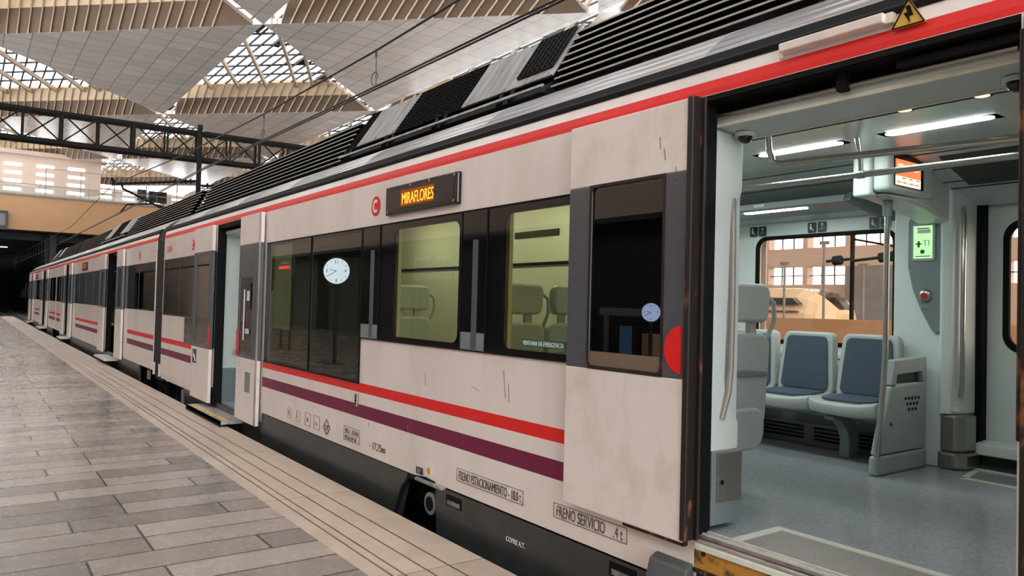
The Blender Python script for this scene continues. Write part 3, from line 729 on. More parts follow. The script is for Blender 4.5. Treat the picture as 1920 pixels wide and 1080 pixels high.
MB().box(2.778, 2.845, 1.005, 1.03, -1.09, 1.0).build('leading_edge', 'rust', l2, bevel=.008)
m = MB().box(2.79, 2.84, 1.03, 1.045, -.40, .96); m.build('finger_seal', 'rust', l2, bevel=.01)
# door surround of the nearest door
dr = MB()
dr.box(2.852, 2.95, 2.405, 2.46, -1.07, 1.02)
dr.build('door_seal', 'black', car, bevel=.012)
MB().box(2.86, 2.95, .92, 1.0, -1.07, 1.02).build('door_seal', 'black', car, bevel=.012)
MB().box(2.842, 2.862, 2.395, 2.425, -1.09, 1.03).build('door_post_edge', 'rust', car, bevel=.006)
mc = MB().box(2.86, 3.02, .6, 2.46, 1.0, 1.03).box(3.0, 3.02, .6, 2.46, .90, 1.03).box(2.852, 2.87, 1.0, 2.41, 1.005, 1.032)
mech = mc.build('door_mechanism_housing', 'dark', car)
MB().tube([(2.93, 2.45, .945), (2.93, .7, .945)], .009, 10).build('guide_rod', 'rail', mech)
MB().box(2.885, 2.93, 1.0, 1.5, .955, .985).box(2.90, 2.94, 1.72, 1.76, .925, 1.0).box(2.90, 2.94, 1.05, 1.09, .925, 1.0).build('roller_bracket', 'girder', mech)
s = MB()
s.box(2.845, 2.865, .9, 2.43, -1.092, -1.082, 0).box(2.865, 2.895, .9, 2.43, -1.10, -1.085, 1).box(2.895, 2.935, .9, 2.43, -1.09, -1.062, 0).box(2.93, 2.938, .9, 2.43, -1.062, -1.056, 2)
s.box(2.893, 2.899, .9, 2.43, -1.07, -1.058, 2)
sl = s.build('door_sill', ['sill', 'sillred', 'strip'], car)
MB().prism([(2.842, -1.105), (2.838, -1.125), (2.84, -1.125), (2.85, -1.095)], 'y', .9, 2.41).build('sill_lip', 'strip', sl)
u = MB().box(2.85, 2.9, .9, 2.415, -1.215, -1.11, 0).box(2.842, 2.86, .9, 2.415, -1.235, -1.215, 1).box(2.86, 2.9, .9, 2.415, -1.45, -1.235, 1)
for k in range(4): u.disc((2.851, 2.36 - k * .36, -1.14), (-1, 0, 0), .012, .006, 10, 1)
u.build('step_well', ['rustyellow', 'rust'], car)
fd = MB().prism([(2.76, -1.35), (2.80, -1.225), (2.86, -1.20), (2.9, -1.35)], 'y', 2.42, 2.66).prism([(2.78, -1.55), (2.76, -1.35), (2.9, -1.35), (2.9, -1.55)], 'y', 2.36, 2.62)
fd.build('step_fender', 'fender', car, bevel=.012)
# roof-edge lamp housing and high voltage sign
lh = MB().box(2.815, 2.875, 1.52, 1.98, 1.125, 1.165).build('marker_light_housing', 'leafwhite', car, bevel=.006)
MB().box(2.84, 2.87, 1.495, 1.52, 1.125, 1.165).build('bracket', 'leafwhite', lh)
MB().box(2.85, 2.87, 1.98, 2.0, 1.11, 1.16).build('bracket', 'leafwhite', lh)
tr = MB().prism([(1.375, 1.095), (1.495, 1.095), (1.435, 1.195)], 'x', 2.842, 2.856).build('warning_triangle', 'yellow', car)
MB().prism([(1.43, 1.172), (1.445, 1.168), (1.437, 1.145), (1.452, 1.145), (1.427, 1.103), (1.432, 1.130), (1.416, 1.130)], 'x', 2.838, 2.842).build('lightning_mark', 'girder', tr)
fr = MB()
for p, q in (((1.375, 1.095), (1.495, 1.095)), ((1.495, 1.095), (1.435, 1.195)), ((1.435, 1.195), (1.375, 1.095))): fr.beam((2.841, *p), (2.841, *q), .005, .004)
fr.build('border', 'girder', tr)

# lettering and marks on the nearest carriage
ds = sign_on_side(car, 4.60, 5.74, .72, .955)
MB().box(2.8105, 2.8125, 4.93, 5.46, .775, .90).build('lit_field', 'led_field', ds)
text('lettering', 'MIRAFLORES', 'led_orange', ds, (2.810, 5.44, .79), .13, width=.5, bold=-.001)
m = MB()
for yy, zz in ((4.64, .745), (5.69, .745), (4.64, .93), (5.3, .935), (5.0, .935)): m.disc((2.812, yy, zz), (-1, 0, 0), .010, .005, 8)
m.build('screw', 'acsilver', ds)
def clogo(y, z, r, parent):
    o = MB().disc((2.848, y, z), (-1, 0, 0), r, .003, 28).build('round_emblem', 'red', parent)
    a = MB(); k = 22; pts = []
    for i in range(k + 1): t = math.radians(50 + 260 * i / k); pts.append((t, i))
    q = []
    for t, i in pts: q.append((y - math.cos(t) * r * .68, z + math.sin(t) * r * .68))
    for t, i in reversed(pts): q.append((y - math.cos(t) * r * .36, z + math.sin(t) * r * .36))
    n = len(pts); vs = [(2.843, yy, zz) for yy, zz in q] + [(2.846, yy, zz) for yy, zz in q]; L = 2 * n
    fs = [(i, i + 1, L - 2 - i, L - 1 - i) for i in range(n - 1)]
    a.add(vs, fs + [tuple(j + L for j in f) for f in fs]); a.build('letter_c', 'stickerwhite', o); return o
clogo(5.985, .83, .085, car); clogo(12.44, .82, .085, car)
text('lettering', '231R', 'red', car, (2.847, 14.35, .78), .15, width=.42)
def framed(y0, y1, z0, z1, wd=.003, worn=True):
    m = MB()
    for a, b, c, d in ((y0, y1, z1 - wd, z1), (y0, y1, z0, z0 + wd), (y0, y0 + wd, z0, z1), (y1 - wd, y1, z0, z1)): m.box(2.8475, 2.8505, a, b, c, d)
    return m.build('stencil_frame', 'inkdark', car)
f = framed(3.775, 4.555, -1.236, -1.148); text('lettering', 'FRENO ESTACIONAMIENTO - 18.0 t', 'inkdark', f, (2.848, 4.53, -1.222), .085, width=.73)
f = framed(2.865, 3.475, -1.232, -1.147); text('lettering', 'FRENO SERVICIO    .4 t', 'inkdark', f, (2.848, 3.45, -1.22), .09, width=.55)
text('lettering', '- 17,75m', 'inkdark', car, (2.848, 5.98, -1.245), .085, width=.30)
f = framed(6.18, 6.52, -1.255, -1.13); MB().box(2.8475, 2.8505, 6.18, 6.52, -1.195, -1.191).build('divider', 'inkdark', f)
text('lettering', 'REG - 33.563', 'inkdark', f, (2.848, 6.49, -1.183), .052, width=.28); text('lettering', 'IPZLA DP 36', 'inkdark', f, (2.848, 6.49, -1.245), .052, width=.24)
m = MB()
for (a, b), (c, d) in (((6.92, -1.13), (7.0, -1.205)), ((7.0, -1.205), (6.92, -1.28)), ((6.92, -1.28), (6.84, -1.205)), ((6.84, -1.205), (6.92, -1.13))): m.beam((2.849, a, b), (2.849, c, d), .012, .003)
d = m.build('diamond_mark', 'inkdark', car); text('lettering', 'UP', 'inkdark', d, (2.848, 6.965, -1.235), .075)
for yy, ch in ((7.18, 'o'), (7.42, 'A'), (7.69, 'i'), (7.95, 'E')):
    f = framed(yy - .075, yy + .075, -1.265, -1.135, .003) if ch in 'oA' else framed(yy - .05, yy + .05, -1.26, -1.15, .002)
    text('pictogram', ch, 'inkdark', f, (2.848, yy + .03, -1.225), .07)
pl = MB().box(2.842, 2.852, 5.04, 5.14, -1.295, -1.245).build('maker_plate', 'gloss', car, bevel=.008)
MB().box(2.840, 2.843, 5.06, 5.12, -1.285, -1.255).build('plate_print', 'acsilver', pl)
dt = MB().box(2.846, 2.85, 4.90, 4.99, -1.29, -1.19).build('jacking_sticker', 'stickerwhite', car)
MB().disc((2.846, 4.945, -1.245), (-1, 0, 0), .026, .003, 20).build('orange_dot', 'orange', dt)
tg = MB().box(2.832, 2.852, 6.225, 6.275, -.925, -.812).build('steel_tab', 'steel', car, bevel=.004)
MB().disc((2.832, 6.25, -.84), (-1, 0, 0), .009, .004, 8).disc((2.832, 6.25, -.87), (-1, 0, 0), .009, .004, 8).disc((2.832, 6.25, -.9), (-1, 0, 0), .009, .004, 8).build('rivet', 'black', tg)

m = MB()
for a, b in (((2.60, .80), (2.59, .74)), ((2.63, .86), (2.625, .80)), ((2.52, .70), (2.515, .60))): MB().beam((2.784, *a), (2.784, *b), .003, .002).build('scratch', 'inkdark', lf)
for a, b in (((4.02, -.42), (3.99, -.60)), ((3.96, -.50), (3.95, -.62)), ((5.05, -.52), (5.04, -.62)), ((5.3, -.95), (5.3, -.99)), ((6.0, -1.03), (6.0, -1.07)), ((4.4, -.56), (4.3, -.58))):
    MB().beam((2.849, *a), (2.849, *b), .003, .002).build('scratch', 'inkdark', car)
# skirts, wheel arch and running gear below the nearest carriage
sk = MB()
sk.prism([(5.30, -1.33), (8.9, -1.33), (8.9, -2.2), (5.62, -2.2)], 'x', 2.86, 2.9)
sk.build('skirt_panel', 'skirt', car)
s2 = MB().prism([(2.45, -1.335), (4.86, -1.335), (4.80, -2.2), (2.45, -2.2)], 'x', 2.86, 2.9).build('skirt_panel', 'skirt', car)
text('lettering', 'COFRE A.T.', 'stickerwhite', s2, (2.859, 3.96, -1.50), .045, width=.2)
for yy, zz in ((4.62, -1.395), (2.92, -1.385)):
    h = MB().box(2.855, 2.862, yy - .12, yy + .08, zz - .045, zz + .03).build('latch_recess', 'black', s2); MB().box(2.852, 2.858, yy - .10, yy + .06, zz - .035, zz - .005).build('latch', 'acsilver', h)
MB().box(2.87, 2.93, 2.42, 8.9, -1.345, -1.31).build('skirt_gap', 'black', car)
ar = MB(); arc = [(5.60, -1.95), (5.46, -1.65), (5.36, -1.45), (5.24, -1.345), (5.0, -1.32), (4.86, -1.33)]
ar.tube([(2.86, y, z) for y, z in arc], .022, 8); ar.build('wheel_arch_lip', 'dark', car)
MB().box(2.82, 2.87, 4.72, 5.12, -1.345, -1.318).build('arch_lip_cover', 'acsilver', car, bevel=.01)
ax = thing_part = MB().tube([(2.88, 4.98, -1.50), (3.25, 4.98, -1.50)], .085, 20).tube([(2.97, 4.98, -1.50), (3.0, 4.98, -1.50)], .105, 20).build('axle_hub', 'panelgrey', car, bevel=.006)
MB().tube([(2.877, 4.98, -1.5), (2.885, 4.98, -1.5)], .055, 16).build('hub_bore', 'black', ax)
MB().tube([(3.1, 4.85, -1.4), (3.1, 4.85, -2.1)], .05).tube([(3.15, 4.7, -1.7), (3.15, 5.6, -1.75)], .05).build('brake_gear', 'dark', car)
MB().tube([(3.55, 5.3, -2.06), (3.68, 5.3, -2.06)], .42, 32).tube([(5.02, 5.3, -2.06), (5.15, 5.3, -2.06)], .42, 32).tube([(3.5, 5.3, -2.06), (5.2, 5.3, -2.06)], .08, 12).build('wheelset', 'girder', car)
MB().box(3.0, 5.6, -1.4, 9, -1.6, -1.30).box(3.3, 5.4, 5.7, 8.8, -2.3, -1.6).box(3.1, 3.15, -1.4, 9, -2.3, -1.3).build('underframe', 'black', car)
# far door of the nearest carriage (low floor section)
m = MB(); x = 2.785
l3 = door_leaf(car, 8.92, 9.74, -1.485, 1.03, x, (9.18, 9.68, -.69, .26), (-.72, .67))
l3['label'] = 'open door leaf with a dark glazed panel and white stickers'
b = MB().box(2.783, 2.787, 9.22, 9.50, -.12, .20).build('door_button_panel', 'gloss', l3, bevel=.004)
MB().box(2.779, 2.784, 9.27, 9.36, -.02, .10).build('white_label', 'stickerwhite', b); MB().box(2.779, 2.784, 9.45, 9.49, -.5, .12).build('label_strip', 'stickerwhite', b)
MB().box(2.779, 2.784, 9.25, 9.4, -.42, -.36).build('door_handle', 'strip', l3, bevel=.01)
MB().box(2.775, 2.785, 9.69, 9.74, -.7, -.38).build('red_mark', 'red', l3)
MB().box(2.781, 2.786, 9.15, 9.35, -1.12, -.88).build('notice_sticker', 'panelgrey', l3)
MB().tube([(2.78, 8.925, -1.47), (2.78, 8.925, 1.03)], .012, 6).build('leaf_edge', 'acsilver', l3)
l4 = door_leaf(car, 11.08, 12.1, -1.47, 1.03, 2.79, (11.22, 11.95, -.69, .62), (-.72, .67))
MB().box(2.783, 2.79, 11.09, 11.16, -.7, -.40).build('red_mark', 'red', l4)
w_ = MB().box(2.783, 2.79, 11.78, 11.98, -.96, -.76).build('wheelchair_sticker', 'navy', l4)
wm = MB(); wm.disc((2.782, 11.9, -.80), (-1, 0, 0), .016, .002, 10); wm.beam((2.782, 11.9, -.82), (2.782, 11.885, -.88), .018, .003); wm.beam((2.782, 11.885, -.88), (2.782, 11.82, -.885), .016, .003); wm.beam((2.782, 11.82, -.885), (2.782, 11.80, -.93), .016, .003)
for i in range(10): a0, a1 = PI * (.25 + i * .13), PI * (.25 + (i + 1) * .13); wm.beam((2.782, 11.88 + .05 * math.cos(a0), -.89 + .05 * math.sin(a0)), (2.782, 11.88 + .05 * math.cos(a1), -.89 + .05 * math.sin(a1)), .01, .003)
wm.build('wheelchair_mark', 'stickerwhite', w_)
for b_ in ((2.852, 2.97, 11.03, 11.14, -1.5, 1.03), (2.86, 2.97, 9.66, 9.76, -1.5, 1.03), (2.86, 3.2, 9.66, 11.1, .98, 1.03)): MB().box(*b_).build('door_seal', 'black', car)
MB().box(2.98, 3.2, 9.0, 9.55, -1.4, .95).build('inner_door_pillar', 'inwarm', car, bevel=.02)
p = MB().box(2.97, 3.5, 11.12, 11.2, -1.0, .96).build('door_pillar_panel', 'inwall', car, bevel=.02)
MB().box(2.97, 3.5, 11.10, 11.2, -1.49, -1.0).build('pillar_base', 'panelgrey', p)
MB().tube([(3.28, 11.09, .5), (3.24, 11.05, .4), (3.22, 11.05, -.4), (3.12, 11.06, -.8)], .018, 8).build('handrail', 'rail', p)
st = MB().box(2.62, 3.0, 9.75, 11.55, -1.57, -1.53, 0).box(2.62, 2.63, 9.75, 11.55, -1.60, -1.525, 1).box(2.68, 2.72, 9.8, 11.5, -1.531, -1.526, 2).build('retractable_step', ['sill', 'dark', 'yellow'], car)
MB().box(2.7, 2.95, 9.9, 11.4, -1.75, -1.57).build('step_box', 'dark', car)
sk3 = MB().prism([(8.9, -1.45), (9.7, -1.49), (12.1, -1.44), (13.0, -1.44), (12.65, -2.2), (8.9, -2.2)], 'x', 2.9, 2.94).build('skirt_panel', 'skirt', car)
# roof equipment
louvre(car, .6, 4.42); acunit(car, 4.45, 8.25, [(4.45, 5.75, 'silvervent'), (5.75, 7.05, 'mesh'), (7.05, 7.98, 'silver'), (7.98, 8.25, 'mesh')])
louvre(car, 8.3, 15.2)
b = MB()
for y, l in ((9.2, .9), (10.8, .6), (12.2, 1.1), (14.0, .7)): b.box(3.6, 4.6, y, y + l, 1.55, 1.72)
b.build('roof_box', 'dark', car)
MB().box(3.7, 4.2, 11.6, 12.2, 1.6, 1.74).box(3.7, 4.2, 13.2, 13.6, 1.6, 1.74).build('red_roof_insulator', 'sillred', car)

# ---- gangway and the carriages beyond
def gangway(y0, y1, parent):
    m = MB(); k = 10
    for a in range(k):
        ya, yb = y0 + (y1 - y0) * a / k, y0 + (y1 - y0) * (a + 1) / k; ym = (ya + yb) / 2
        for (z0, z1) in ((-1.5, -1.0), (-1.0, 1.03), (1.03, 1.2)):
            for far in (0, 1):
                f = lambda x: 2 * XC - x if far else x
                m.add([(f(xat(z0) + .03), ya, z0), (f(xat(z1) + .03), ya, z1), (f(xat(z1) + .07), ym, z1), (f(xat(z0) + .07), ym, z0), (f(xat(z1) + .03), yb, z1), (f(xat(z0) + .03), yb, z0)], [(0, 1, 2, 3), (3, 2, 4, 5)])
        pr = [(x + .02, z - .02) for z, x in ROOF]; pr = pr + [(2 * XC - x, z) for x, z in reversed(pr[:-1])]
        for (xa, za), (xb, zb) in zip(pr, pr[1:]):
            m.add([(xa, ya, za), (xb, ya, zb), (xb, ym, zb - .04), (xa, ym, za - .04), (xb, yb, zb), (xa, yb, za)], [(0, 1, 2, 3), (3, 2, 4, 5)])
    return m.build('gangway_bellows', 'bellows', parent, solid=.02)
gangway(14.56, 15.22, car)
MB().box(3.0, 5.7, 14.55, 15.23, -1.5, -1.3).build('gangway_floor', 'dark', car)
bg_ = MB()
for y in (13.4, 14.2, 15.0, 15.7): bg_.tube([(3.15, y, -1.46), (3.15, y, -2.35)], .11, 12)
bg_.tube([(3.0, 14.6, -1.5), (3.0, 14.6, -2.1)], .06).tube([(3.05, 13.2, -1.6), (3.05, 14.0, -2.2)], .03).tube([(3.0, 15.3, -1.5), (3.1, 14.6, -2.0)], .025)
bg_.box(3.1, 3.3, 12.9, 16.3, -2.3, -2.05); bg_.box(3.2, 5.5, 12.9, 16.6, -1.75, -1.5)
bo_ = thing('bogie', 'dark shared bogie with hoses under the first gangway bellows', 'bogie', (XC, 14.8, -2.6))
bo = bg_.build('bogie_frame', 'dark', bo_)
MB().tube([(3.55, 13.9, -2.06), (3.68, 13.9, -2.06)], .42, 28).tube([(3.55, 15.6, -2.06), (3.68, 15.6, -2.06)], .42, 28).build('bogie_wheel', 'girder', bo)
MB().box(2.92, 2.96, 13.05, 13.22, -1.72, -1.5).build('junction_box', 'concrete', bo)
MB().box(2.92, 2.95, 15.9, 16.1, -1.6, -1.42).build('junction_box', 'concrete', bo)
for a in (14.62, 15.1): MB().box(2.84, 2.87, a, a + .06, -1.42, -1.2).build('jumper_bracket', 'leafwhite', car)

def car_far(y0, y1, doors, label, nose=False, louv=(), ac=(), signs=(), zb=-1.36, seams=()):
    c = thing('train_car', label, 'train carriage', (XC, (y0 + y1) / 2, -2.6), 'carriages of the commuter train')
    hs_, st_ = [], [(y0, y1, *RED1, 1)]
    edges = [y0] + [a for d in doors for a in (d[0] - .85, d[1] + .85)] + [y1]
    panes = []
    for a, b in zip(edges[::2], edges[1::2]):
        if b - a > .8:
            panes.append((a + .06, b - .06)); hs_.append((a + .06, b - .06, -.27, .655))
            st_ += [(a + .02, a + (b - a) * .85, -.795, -.713, 1), (a + .02, a + (b - a) * .85, -1.012, -.90, 2)]
    for d in doors: hs_.append((d[0], d[1], -1.6, 1.03)); st_ += [(d[0] - .85, d[0], -.30, .655, 3), (d[1], d[1] + .85, -.3, .655, 3)]
    m = MB(); side(m, y0, y1 if not nose else y1 - 3.2, zb, hs_, st_); side(m, y0, y1 if not nose else y1 - 3.2, zb, [], [], far=True); 
    m.build('body_shell', ['white', 'red', 'purple', 'grey'], c, solid=.012, recalc=False)
    ye = y1 if not nose else y1 - 3.2
    r = MB(); roofmesh(r, y0, ye, 6); r.build('roof', 'silver', c, solid=.012, recalc=False, smooth=True, angle=50)
    MB().prism([(2.868, 1.165), (2.89, 1.165), (2.955, 1.255), (2.94, 1.262), (2.905, 1.215), (2.868, 1.19)], 'y', y0, ye).build('rain_gutter', 'black', c)
    for a, b in panes:
        n = max(1, round((b - a) / 1.5)); 
        for k in range(n):
            p, q = a + (b - a) * k / n, a + (b - a) * (k + 1) / n
            window(c, p, q, -.27, .655, p + .03, q - .03, -.24, .625, .05, 'glass_dark')
    for d in doors:
        for a, b in ((d[0] - .88, d[0] - .02), (d[1] + .02, d[1] + .88)):
            door_leaf(c, a, b, -1.40, 1.03, 2.79, (a + .15, b - .15, -.25, .6), (-.30, .66))
        for a in d: MB().box(2.86, 2.98, a - .05, a + .05, -1.4, 1.03).build('door_seal', 'black', c)
        MB().box(2.62, 2.98, d[0] + .05, d[1] - .05, -1.50, -1.46, 0).box(2.75, 2.9, d[0] + .3, d[1] - .3, -1.62, -1.5, 1).build('retractable_step', ['strip', 'dark'], c)
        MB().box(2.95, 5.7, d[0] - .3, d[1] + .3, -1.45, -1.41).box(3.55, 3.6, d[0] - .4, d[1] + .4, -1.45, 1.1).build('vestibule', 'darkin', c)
    for a in signs:
        sg = sign_on_side(c, a, a + 1.1, .72, .955); MB().box(2.809, 2.8125, a + .12, a + .98, .78, .91).build('lit_field', 'led_field', sg)
    for a, b in louv: louvre(c, a, b)
    for a, b, cu in ac: acunit(c, a, b, cu)
    MB().box(2.9, 2.94, y0 + 1.6, y1 - 1.0, -2.2, zb - .01).build('skirt_panel', 'skirt', c)
    MB().box(3.0, 5.6, y0 + 1.6, ye, -2.2, -1.5).build('underframe', 'black', c)
    for s_ in seams: MB().box(2.842, 2.852, s_, s_ + .06, zb, 1.2).build('panel_joint', 'black', c)
    return c
c2 = car_far(15.22, 34.0, [(19.4, 21.2), (29.3, 30.7)], 'second white carriage beyond the gangway bellows with two open doors', louv=[(15.6, 22.8), (27.2, 34.2)],
             ac=[(22.9, 27.1, [(22.9, 24.2, 'silver'), (24.2, 25.9, 'mesh'), (25.9, 27.1, 'silver')])], signs=(24.9,))
clogo(16.9, .82, .085, c2)
c3 = car_far(34.15, 52.3, [(38.2, 40.2), (46.2, 47.7)], 'farthest white carriage ending in the dark-windowed cab nose', nose=True, louv=[(34.6, 41.0)],
             ac=[(41.1, 44.6, [(41.1, 42.2, 'silver'), (42.2, 43.6, 'mesh'), (43.6, 44.6, 'silver')])], signs=(43.2,), seams=())
gangway(34.0, 34.15, c3)
# cab nose
ys = [49.1, 50.2, 51.1, 51.8, 52.2, 52.4]; ins = [0, .03, .12, .3, .55, .85]; drop = [0, .02, .10, .28, .55, .9]
rings = []
for y, a, dpp in zip(ys, ins, drop):
    pr = [(xat(z), z) for z in (-1.36, -.8, -.27, .3, .655, 1.03, 1.2)] + [(x, z) for z, x in ROOF]
    pr = pr + [(2 * XC - x, z) for x, z in reversed(pr[:-1])]
    rings.append([(XC + (x - XC) * (1 - a / 1.9), y, -1.36 + (z + 1.36) * (1 - dpp / 3.0)) for x, z in pr])
m = MB(); n = len(rings[0]); vs = [p for r in rings for p in r]; fs = []; mi = []
for a in range(len(rings) - 1):
    for k in range(n - 1):
        m.add([rings[a][k], rings[a][k + 1], rings[a + 1][k + 1], rings[a + 1][k]], [(0, 1, 2, 3)], 1 if (2 <= k <= 3 or 2 <= n - 2 - k <= 3) and a >= 2 else 0)
m.add(rings[-1], [list(range(n))], 1)
m.build('cab_nose', ['white', 'gloss'], c3)
mr = thing_mirror = MB().box(2.62, 2.80, 51.9, 52.1, -.25, .25).tube([(2.75, 52., .2), (3.2, 51.6, .2)], .03).build('cab_mirror', 'black', c3)
# ------------------------------------------------------------------ interior of the nearest carriage
FZ = -1.06
fl = MB().box(2.94, 5.97, -.5, 9.0, FZ - .05, FZ).build('interior_floor', 'vinyl', car)
MB().box(2.945, 3.25, 1.0, 2.22, FZ, FZ + .004).build('door_mat', 'matfloor', fl)
m = MB().prism([(2.94, 2.215), (3.245, 2.215), (3.295, 2.265), (2.94, 2.265)], 'z', FZ, FZ + .008).prism([(3.245, 2.215), (3.245, .6), (3.295, .6), (3.295, 2.265)], 'z', FZ, FZ + .008)
for x, y in ((3.0, 2.24), (3.15, 2.24), (3.27, 2.1), (3.27, 1.75), (3.27, 1.4)): m.disc((x, y, FZ + .008), (0, 0, 1), .006, .002, 8)
m.build('floor_strip', 'strip', fl)
MB().prism([(5.36, 2.33), (5.40, 2.33), (5.40, .6), (5.36, .6)], 'z', FZ, FZ + .006).prism([(5.36, 2.33), (5.75, 2.40), (5.75, 2.36), (5.40, 2.29)], 'z', FZ, FZ + .006).build('floor_strip', 'strip', fl)
# low floor part behind the far door
MB().box(2.97, 5.97, 9.0, 14.5, -1.5, -1.46).box(2.94, 5.97, 8.97, 9.03, -1.5, FZ).build('low_floor', 'vinyl', car)
# window-side wall with rounded opening
WX = 5.85
m = MB(); ring(m, WX, (2.86, 4.62, -.95, .80), (3.03, 4.29, -.25, .665), .10, .05, 0)
m.box(WX, WX + .05, 4.62, 14.5, FZ, .80).box(WX, WX + .05, 2.86, 4.62, FZ, -.95)
m.box(WX - .02, WX + .01, 2.86, 14.5, -.36, -.33)
wl_ = m.build('interior_side_wall', 'inwall', car)
m = MB(); ring2(m, WX - .006, (3.01, 4.31, -.27, .685), .11, (3.045, 4.275, -.235, .65), .08, .02, 0); m.build('window_gasket', 'black', wl_)
MB().box(WX + .03, WX + .036, 3.03, 4.29, -.25, .665).build('window_pane', 'glass_bronze', wl_)
# toilet cabin and plain walls deeper in the carriage
m = MB().box(4.5, 4.56, 5.3, 8.8, FZ, 1.0).box(4.5, 5.85, 5.25, 5.3, FZ, 1.0).box(4.5, 5.85, 8.8, 8.86, FZ, 1.0)
cab = m.build('cabin_wall', 'inwarm', car, bevel=.02)
MB().box(4.485, 4.5, 5.3, 8.8, .40, .43).build('cabin_rail', 'black', cab)
MB().box(4.488, 4.5, 5.5, 6.2, .68, .74).build('cabin_notice', 'rust', cab)
MB().box(2.94, 5.97, 14.45, 14.5, -1.5, 1.0).build('interior_end_wall', 'inwarm', car)
MB().box(2.94, 5.97, -.55, -.5, FZ, 1.1).build('interior_end_wall', 'inwall', car)
# inner lining between the windows on the platform side
m = MB().box(2.90, 2.93, 2.5, 8.9, FZ, -.33).box(2.90, 2.93, 2.5, 3.2, FZ, .9).box(2.90, 2.93, 2.5, 8.9, .66, .92).box(2.9, 2.93, -.5, 1.0, FZ, .92)
for a, b in ((4.06, 4.58), (5.64, 6.25)): m.box(2.90, 2.93, a, b, -.33, .66)
m.box(2.90, 2.93, 11.2, 14.5, -1.45, -.75)
m.build('interior_lining', 'inwarm', car)
# ceiling: centre panel with two lower coves, profile swept along the carriage
pr = [(2.95, .90), (2.96, .905), (3.17, .872), (3.20, .89), (3.85, 1.05), (4.95, 1.05), (5.30, 1.0), (5.62, .90), (5.85, .80), (5.85, .86), (5.62, .96), (5.3, 1.06), (4.95, 1.11), (3.85, 1.11), (3.2, .95), (3.17, .93), (2.95, .95)]
ce = MB().prism(pr, 'y', -.5, 14.5).build('interior_ceiling', 'inceil', car, bevel=.006)
m = MB()
for x, z in ((3.83, 1.043), (4.97, 1.047), (5.30, 1.0), (5.5, .938), (5.60, .905)): m.box(x - .004, x + .004, -.5, 14.5, z - .006, z + .004)
m.build('ceiling_seam', 'darkin', ce)
MB().box(2.945, 2.965, 1.0, 2.42, .895, .912).box(3.16, 3.185, 1.0, 9., .868, .874).build('header_edge', 'strip', ce)
m = MB().prism([(5.02, 1.045), (5.50, .90), (5.50, 1.0), (5.02, 1.06)], 'y', .8, 2.35); m.build('open_ceiling_hatch', 'darkin', ce)
# door pillar on the near side: white moulding, stainless locker, curved handrail
p = MB().prism([(2.95, FZ + .32), (2.95, .90), (3.17, .88), (3.17, .62), (3.155, .57), (3.11, .55), (3.09, .5), (3.07, -.1), (3.06, -.35), (3.09, -.45), (3.17, -.55), (3.17, FZ + .32)], 'y', 2.42, 2.50)
pil = p.build('door_pillar', 'inwall', car, bevel=.012, seg=3)
MB().box(3.02, 3.2, 2.46, 2.52, -.6, .9).build('pillar_back', 'inwall', pil)
lk = MB().box(2.955, 3.175, 2.405, 2.56, FZ + .02, -.68, 0).build('locker_base', 'panelgrey', pil, bevel=.006)
MB().box(2.985, 3.17, 2.395, 2.41, FZ + .13, -.69).build('locker_door', 'steel', lk, bevel=.004)
lo = MB().tube([(3.01, 2.396, -.83), (3.01, 2.388, -.83)], .022, 16).build('lock', 'steel', lk); MB().tube([(3.01, 2.39, -.83), (3.01, 2.386, -.83)], .012, 12).build('keyhole', 'black', lo)
MB().tube([(3.125, 2.46, .60), (3.10, 2.425, .55), (3.09, 2.415, .40), (3.088, 2.41, .0), (3.085, 2.41, -.28), (3.07, 2.41, -.40), (3.035, 2.42, -.53)], .017, 12).build('handrail', 'railmatte', pil, smooth=True)
dm = MB().tube([(3.10, 2.36, .885), (3.10, 2.36, .865)], .05, 20).build('camera_dome_ring', 'inwall', ce)
s = MB()
for k in range(6): pass
def dome(parent, x, y, z, r=.036):
    pts = [(x, y, z - r * math.sin(PI / 2 * k / 6)) for k in range(7)]; tp = [r * math.cos(PI / 2 * k / 6) + 1e-4 for k in range(7)]
    MB().tube(pts, r, 18, taper=tp).build('camera_dome', 'gloss', parent, smooth=True)
dome(dm, 3.10, 2.36, .868)
dm2 = MB().tube([(3.10, 1.165, .885), (3.10, 1.165, .868)], .05, 20).build('camera_dome_ring', 'inwall', ce); dome(dm2, 3.10, 1.165, .868)
for k, (x, y) in enumerate(((3.72, 1.89), (3.82, 1.58))):
    z = .89 + (x - 3.2) * .246
    t = thing('downlight', ['small warm downlight ring on the vestibule ceiling left of the door', 'small warm downlight ring farther right on the vestibule ceiling'][k], 'downlight', (x, y, z), 'downlights over the vestibule')
    MB().tube([(x, y, z + .02), (x, y, z - .004)], .045, 24).build('trim_ring', 'girder', t); MB().tube([(x, y, z - .004), (x, y, z - .006)], .032, 24).build('lens', 'downlamp', t)

def lamp(y0, y1, x, z, label, r=.033):
    t = thing('ceiling_light', label, 'ceiling light', (x, (y0 + y1) / 2, z), 'long lights inside the carriage')
    MB().prism([(x + dx, y) for dx, y in [(-r + r * 0, y0 + r), *[(-r * math.cos(PI * k / 8), y0 + r - r * math.sin(PI * k / 8)) for k in range(1, 8)], (r, y0 + r), (r, y1 - r), *[(r * math.cos(PI * k / 8), y1 - r + r * math.sin(PI * k / 8)) for k in range(1, 8)], (-r, y1 - r)]], 'z', z - .004, z).build('diffuser', 'lamp', t)
    MB().box(x - r - .02, x + r + .02, y0 - .03, y1 + .03, z, z + .012).build('tray', 'inceil', t)
lamp(1.72, 2.29, 4.30, 1.05, 'long white ceiling light above the vestibule beside the information display', .04)
lamp(2.56, 3.15, 4.30, 1.05, 'long white ceiling light seen through the hanging grab rail', .04)
lamp(3.44, 4.02, 5.30, .826, 'long white light under the luggage rack over the seats', .034)
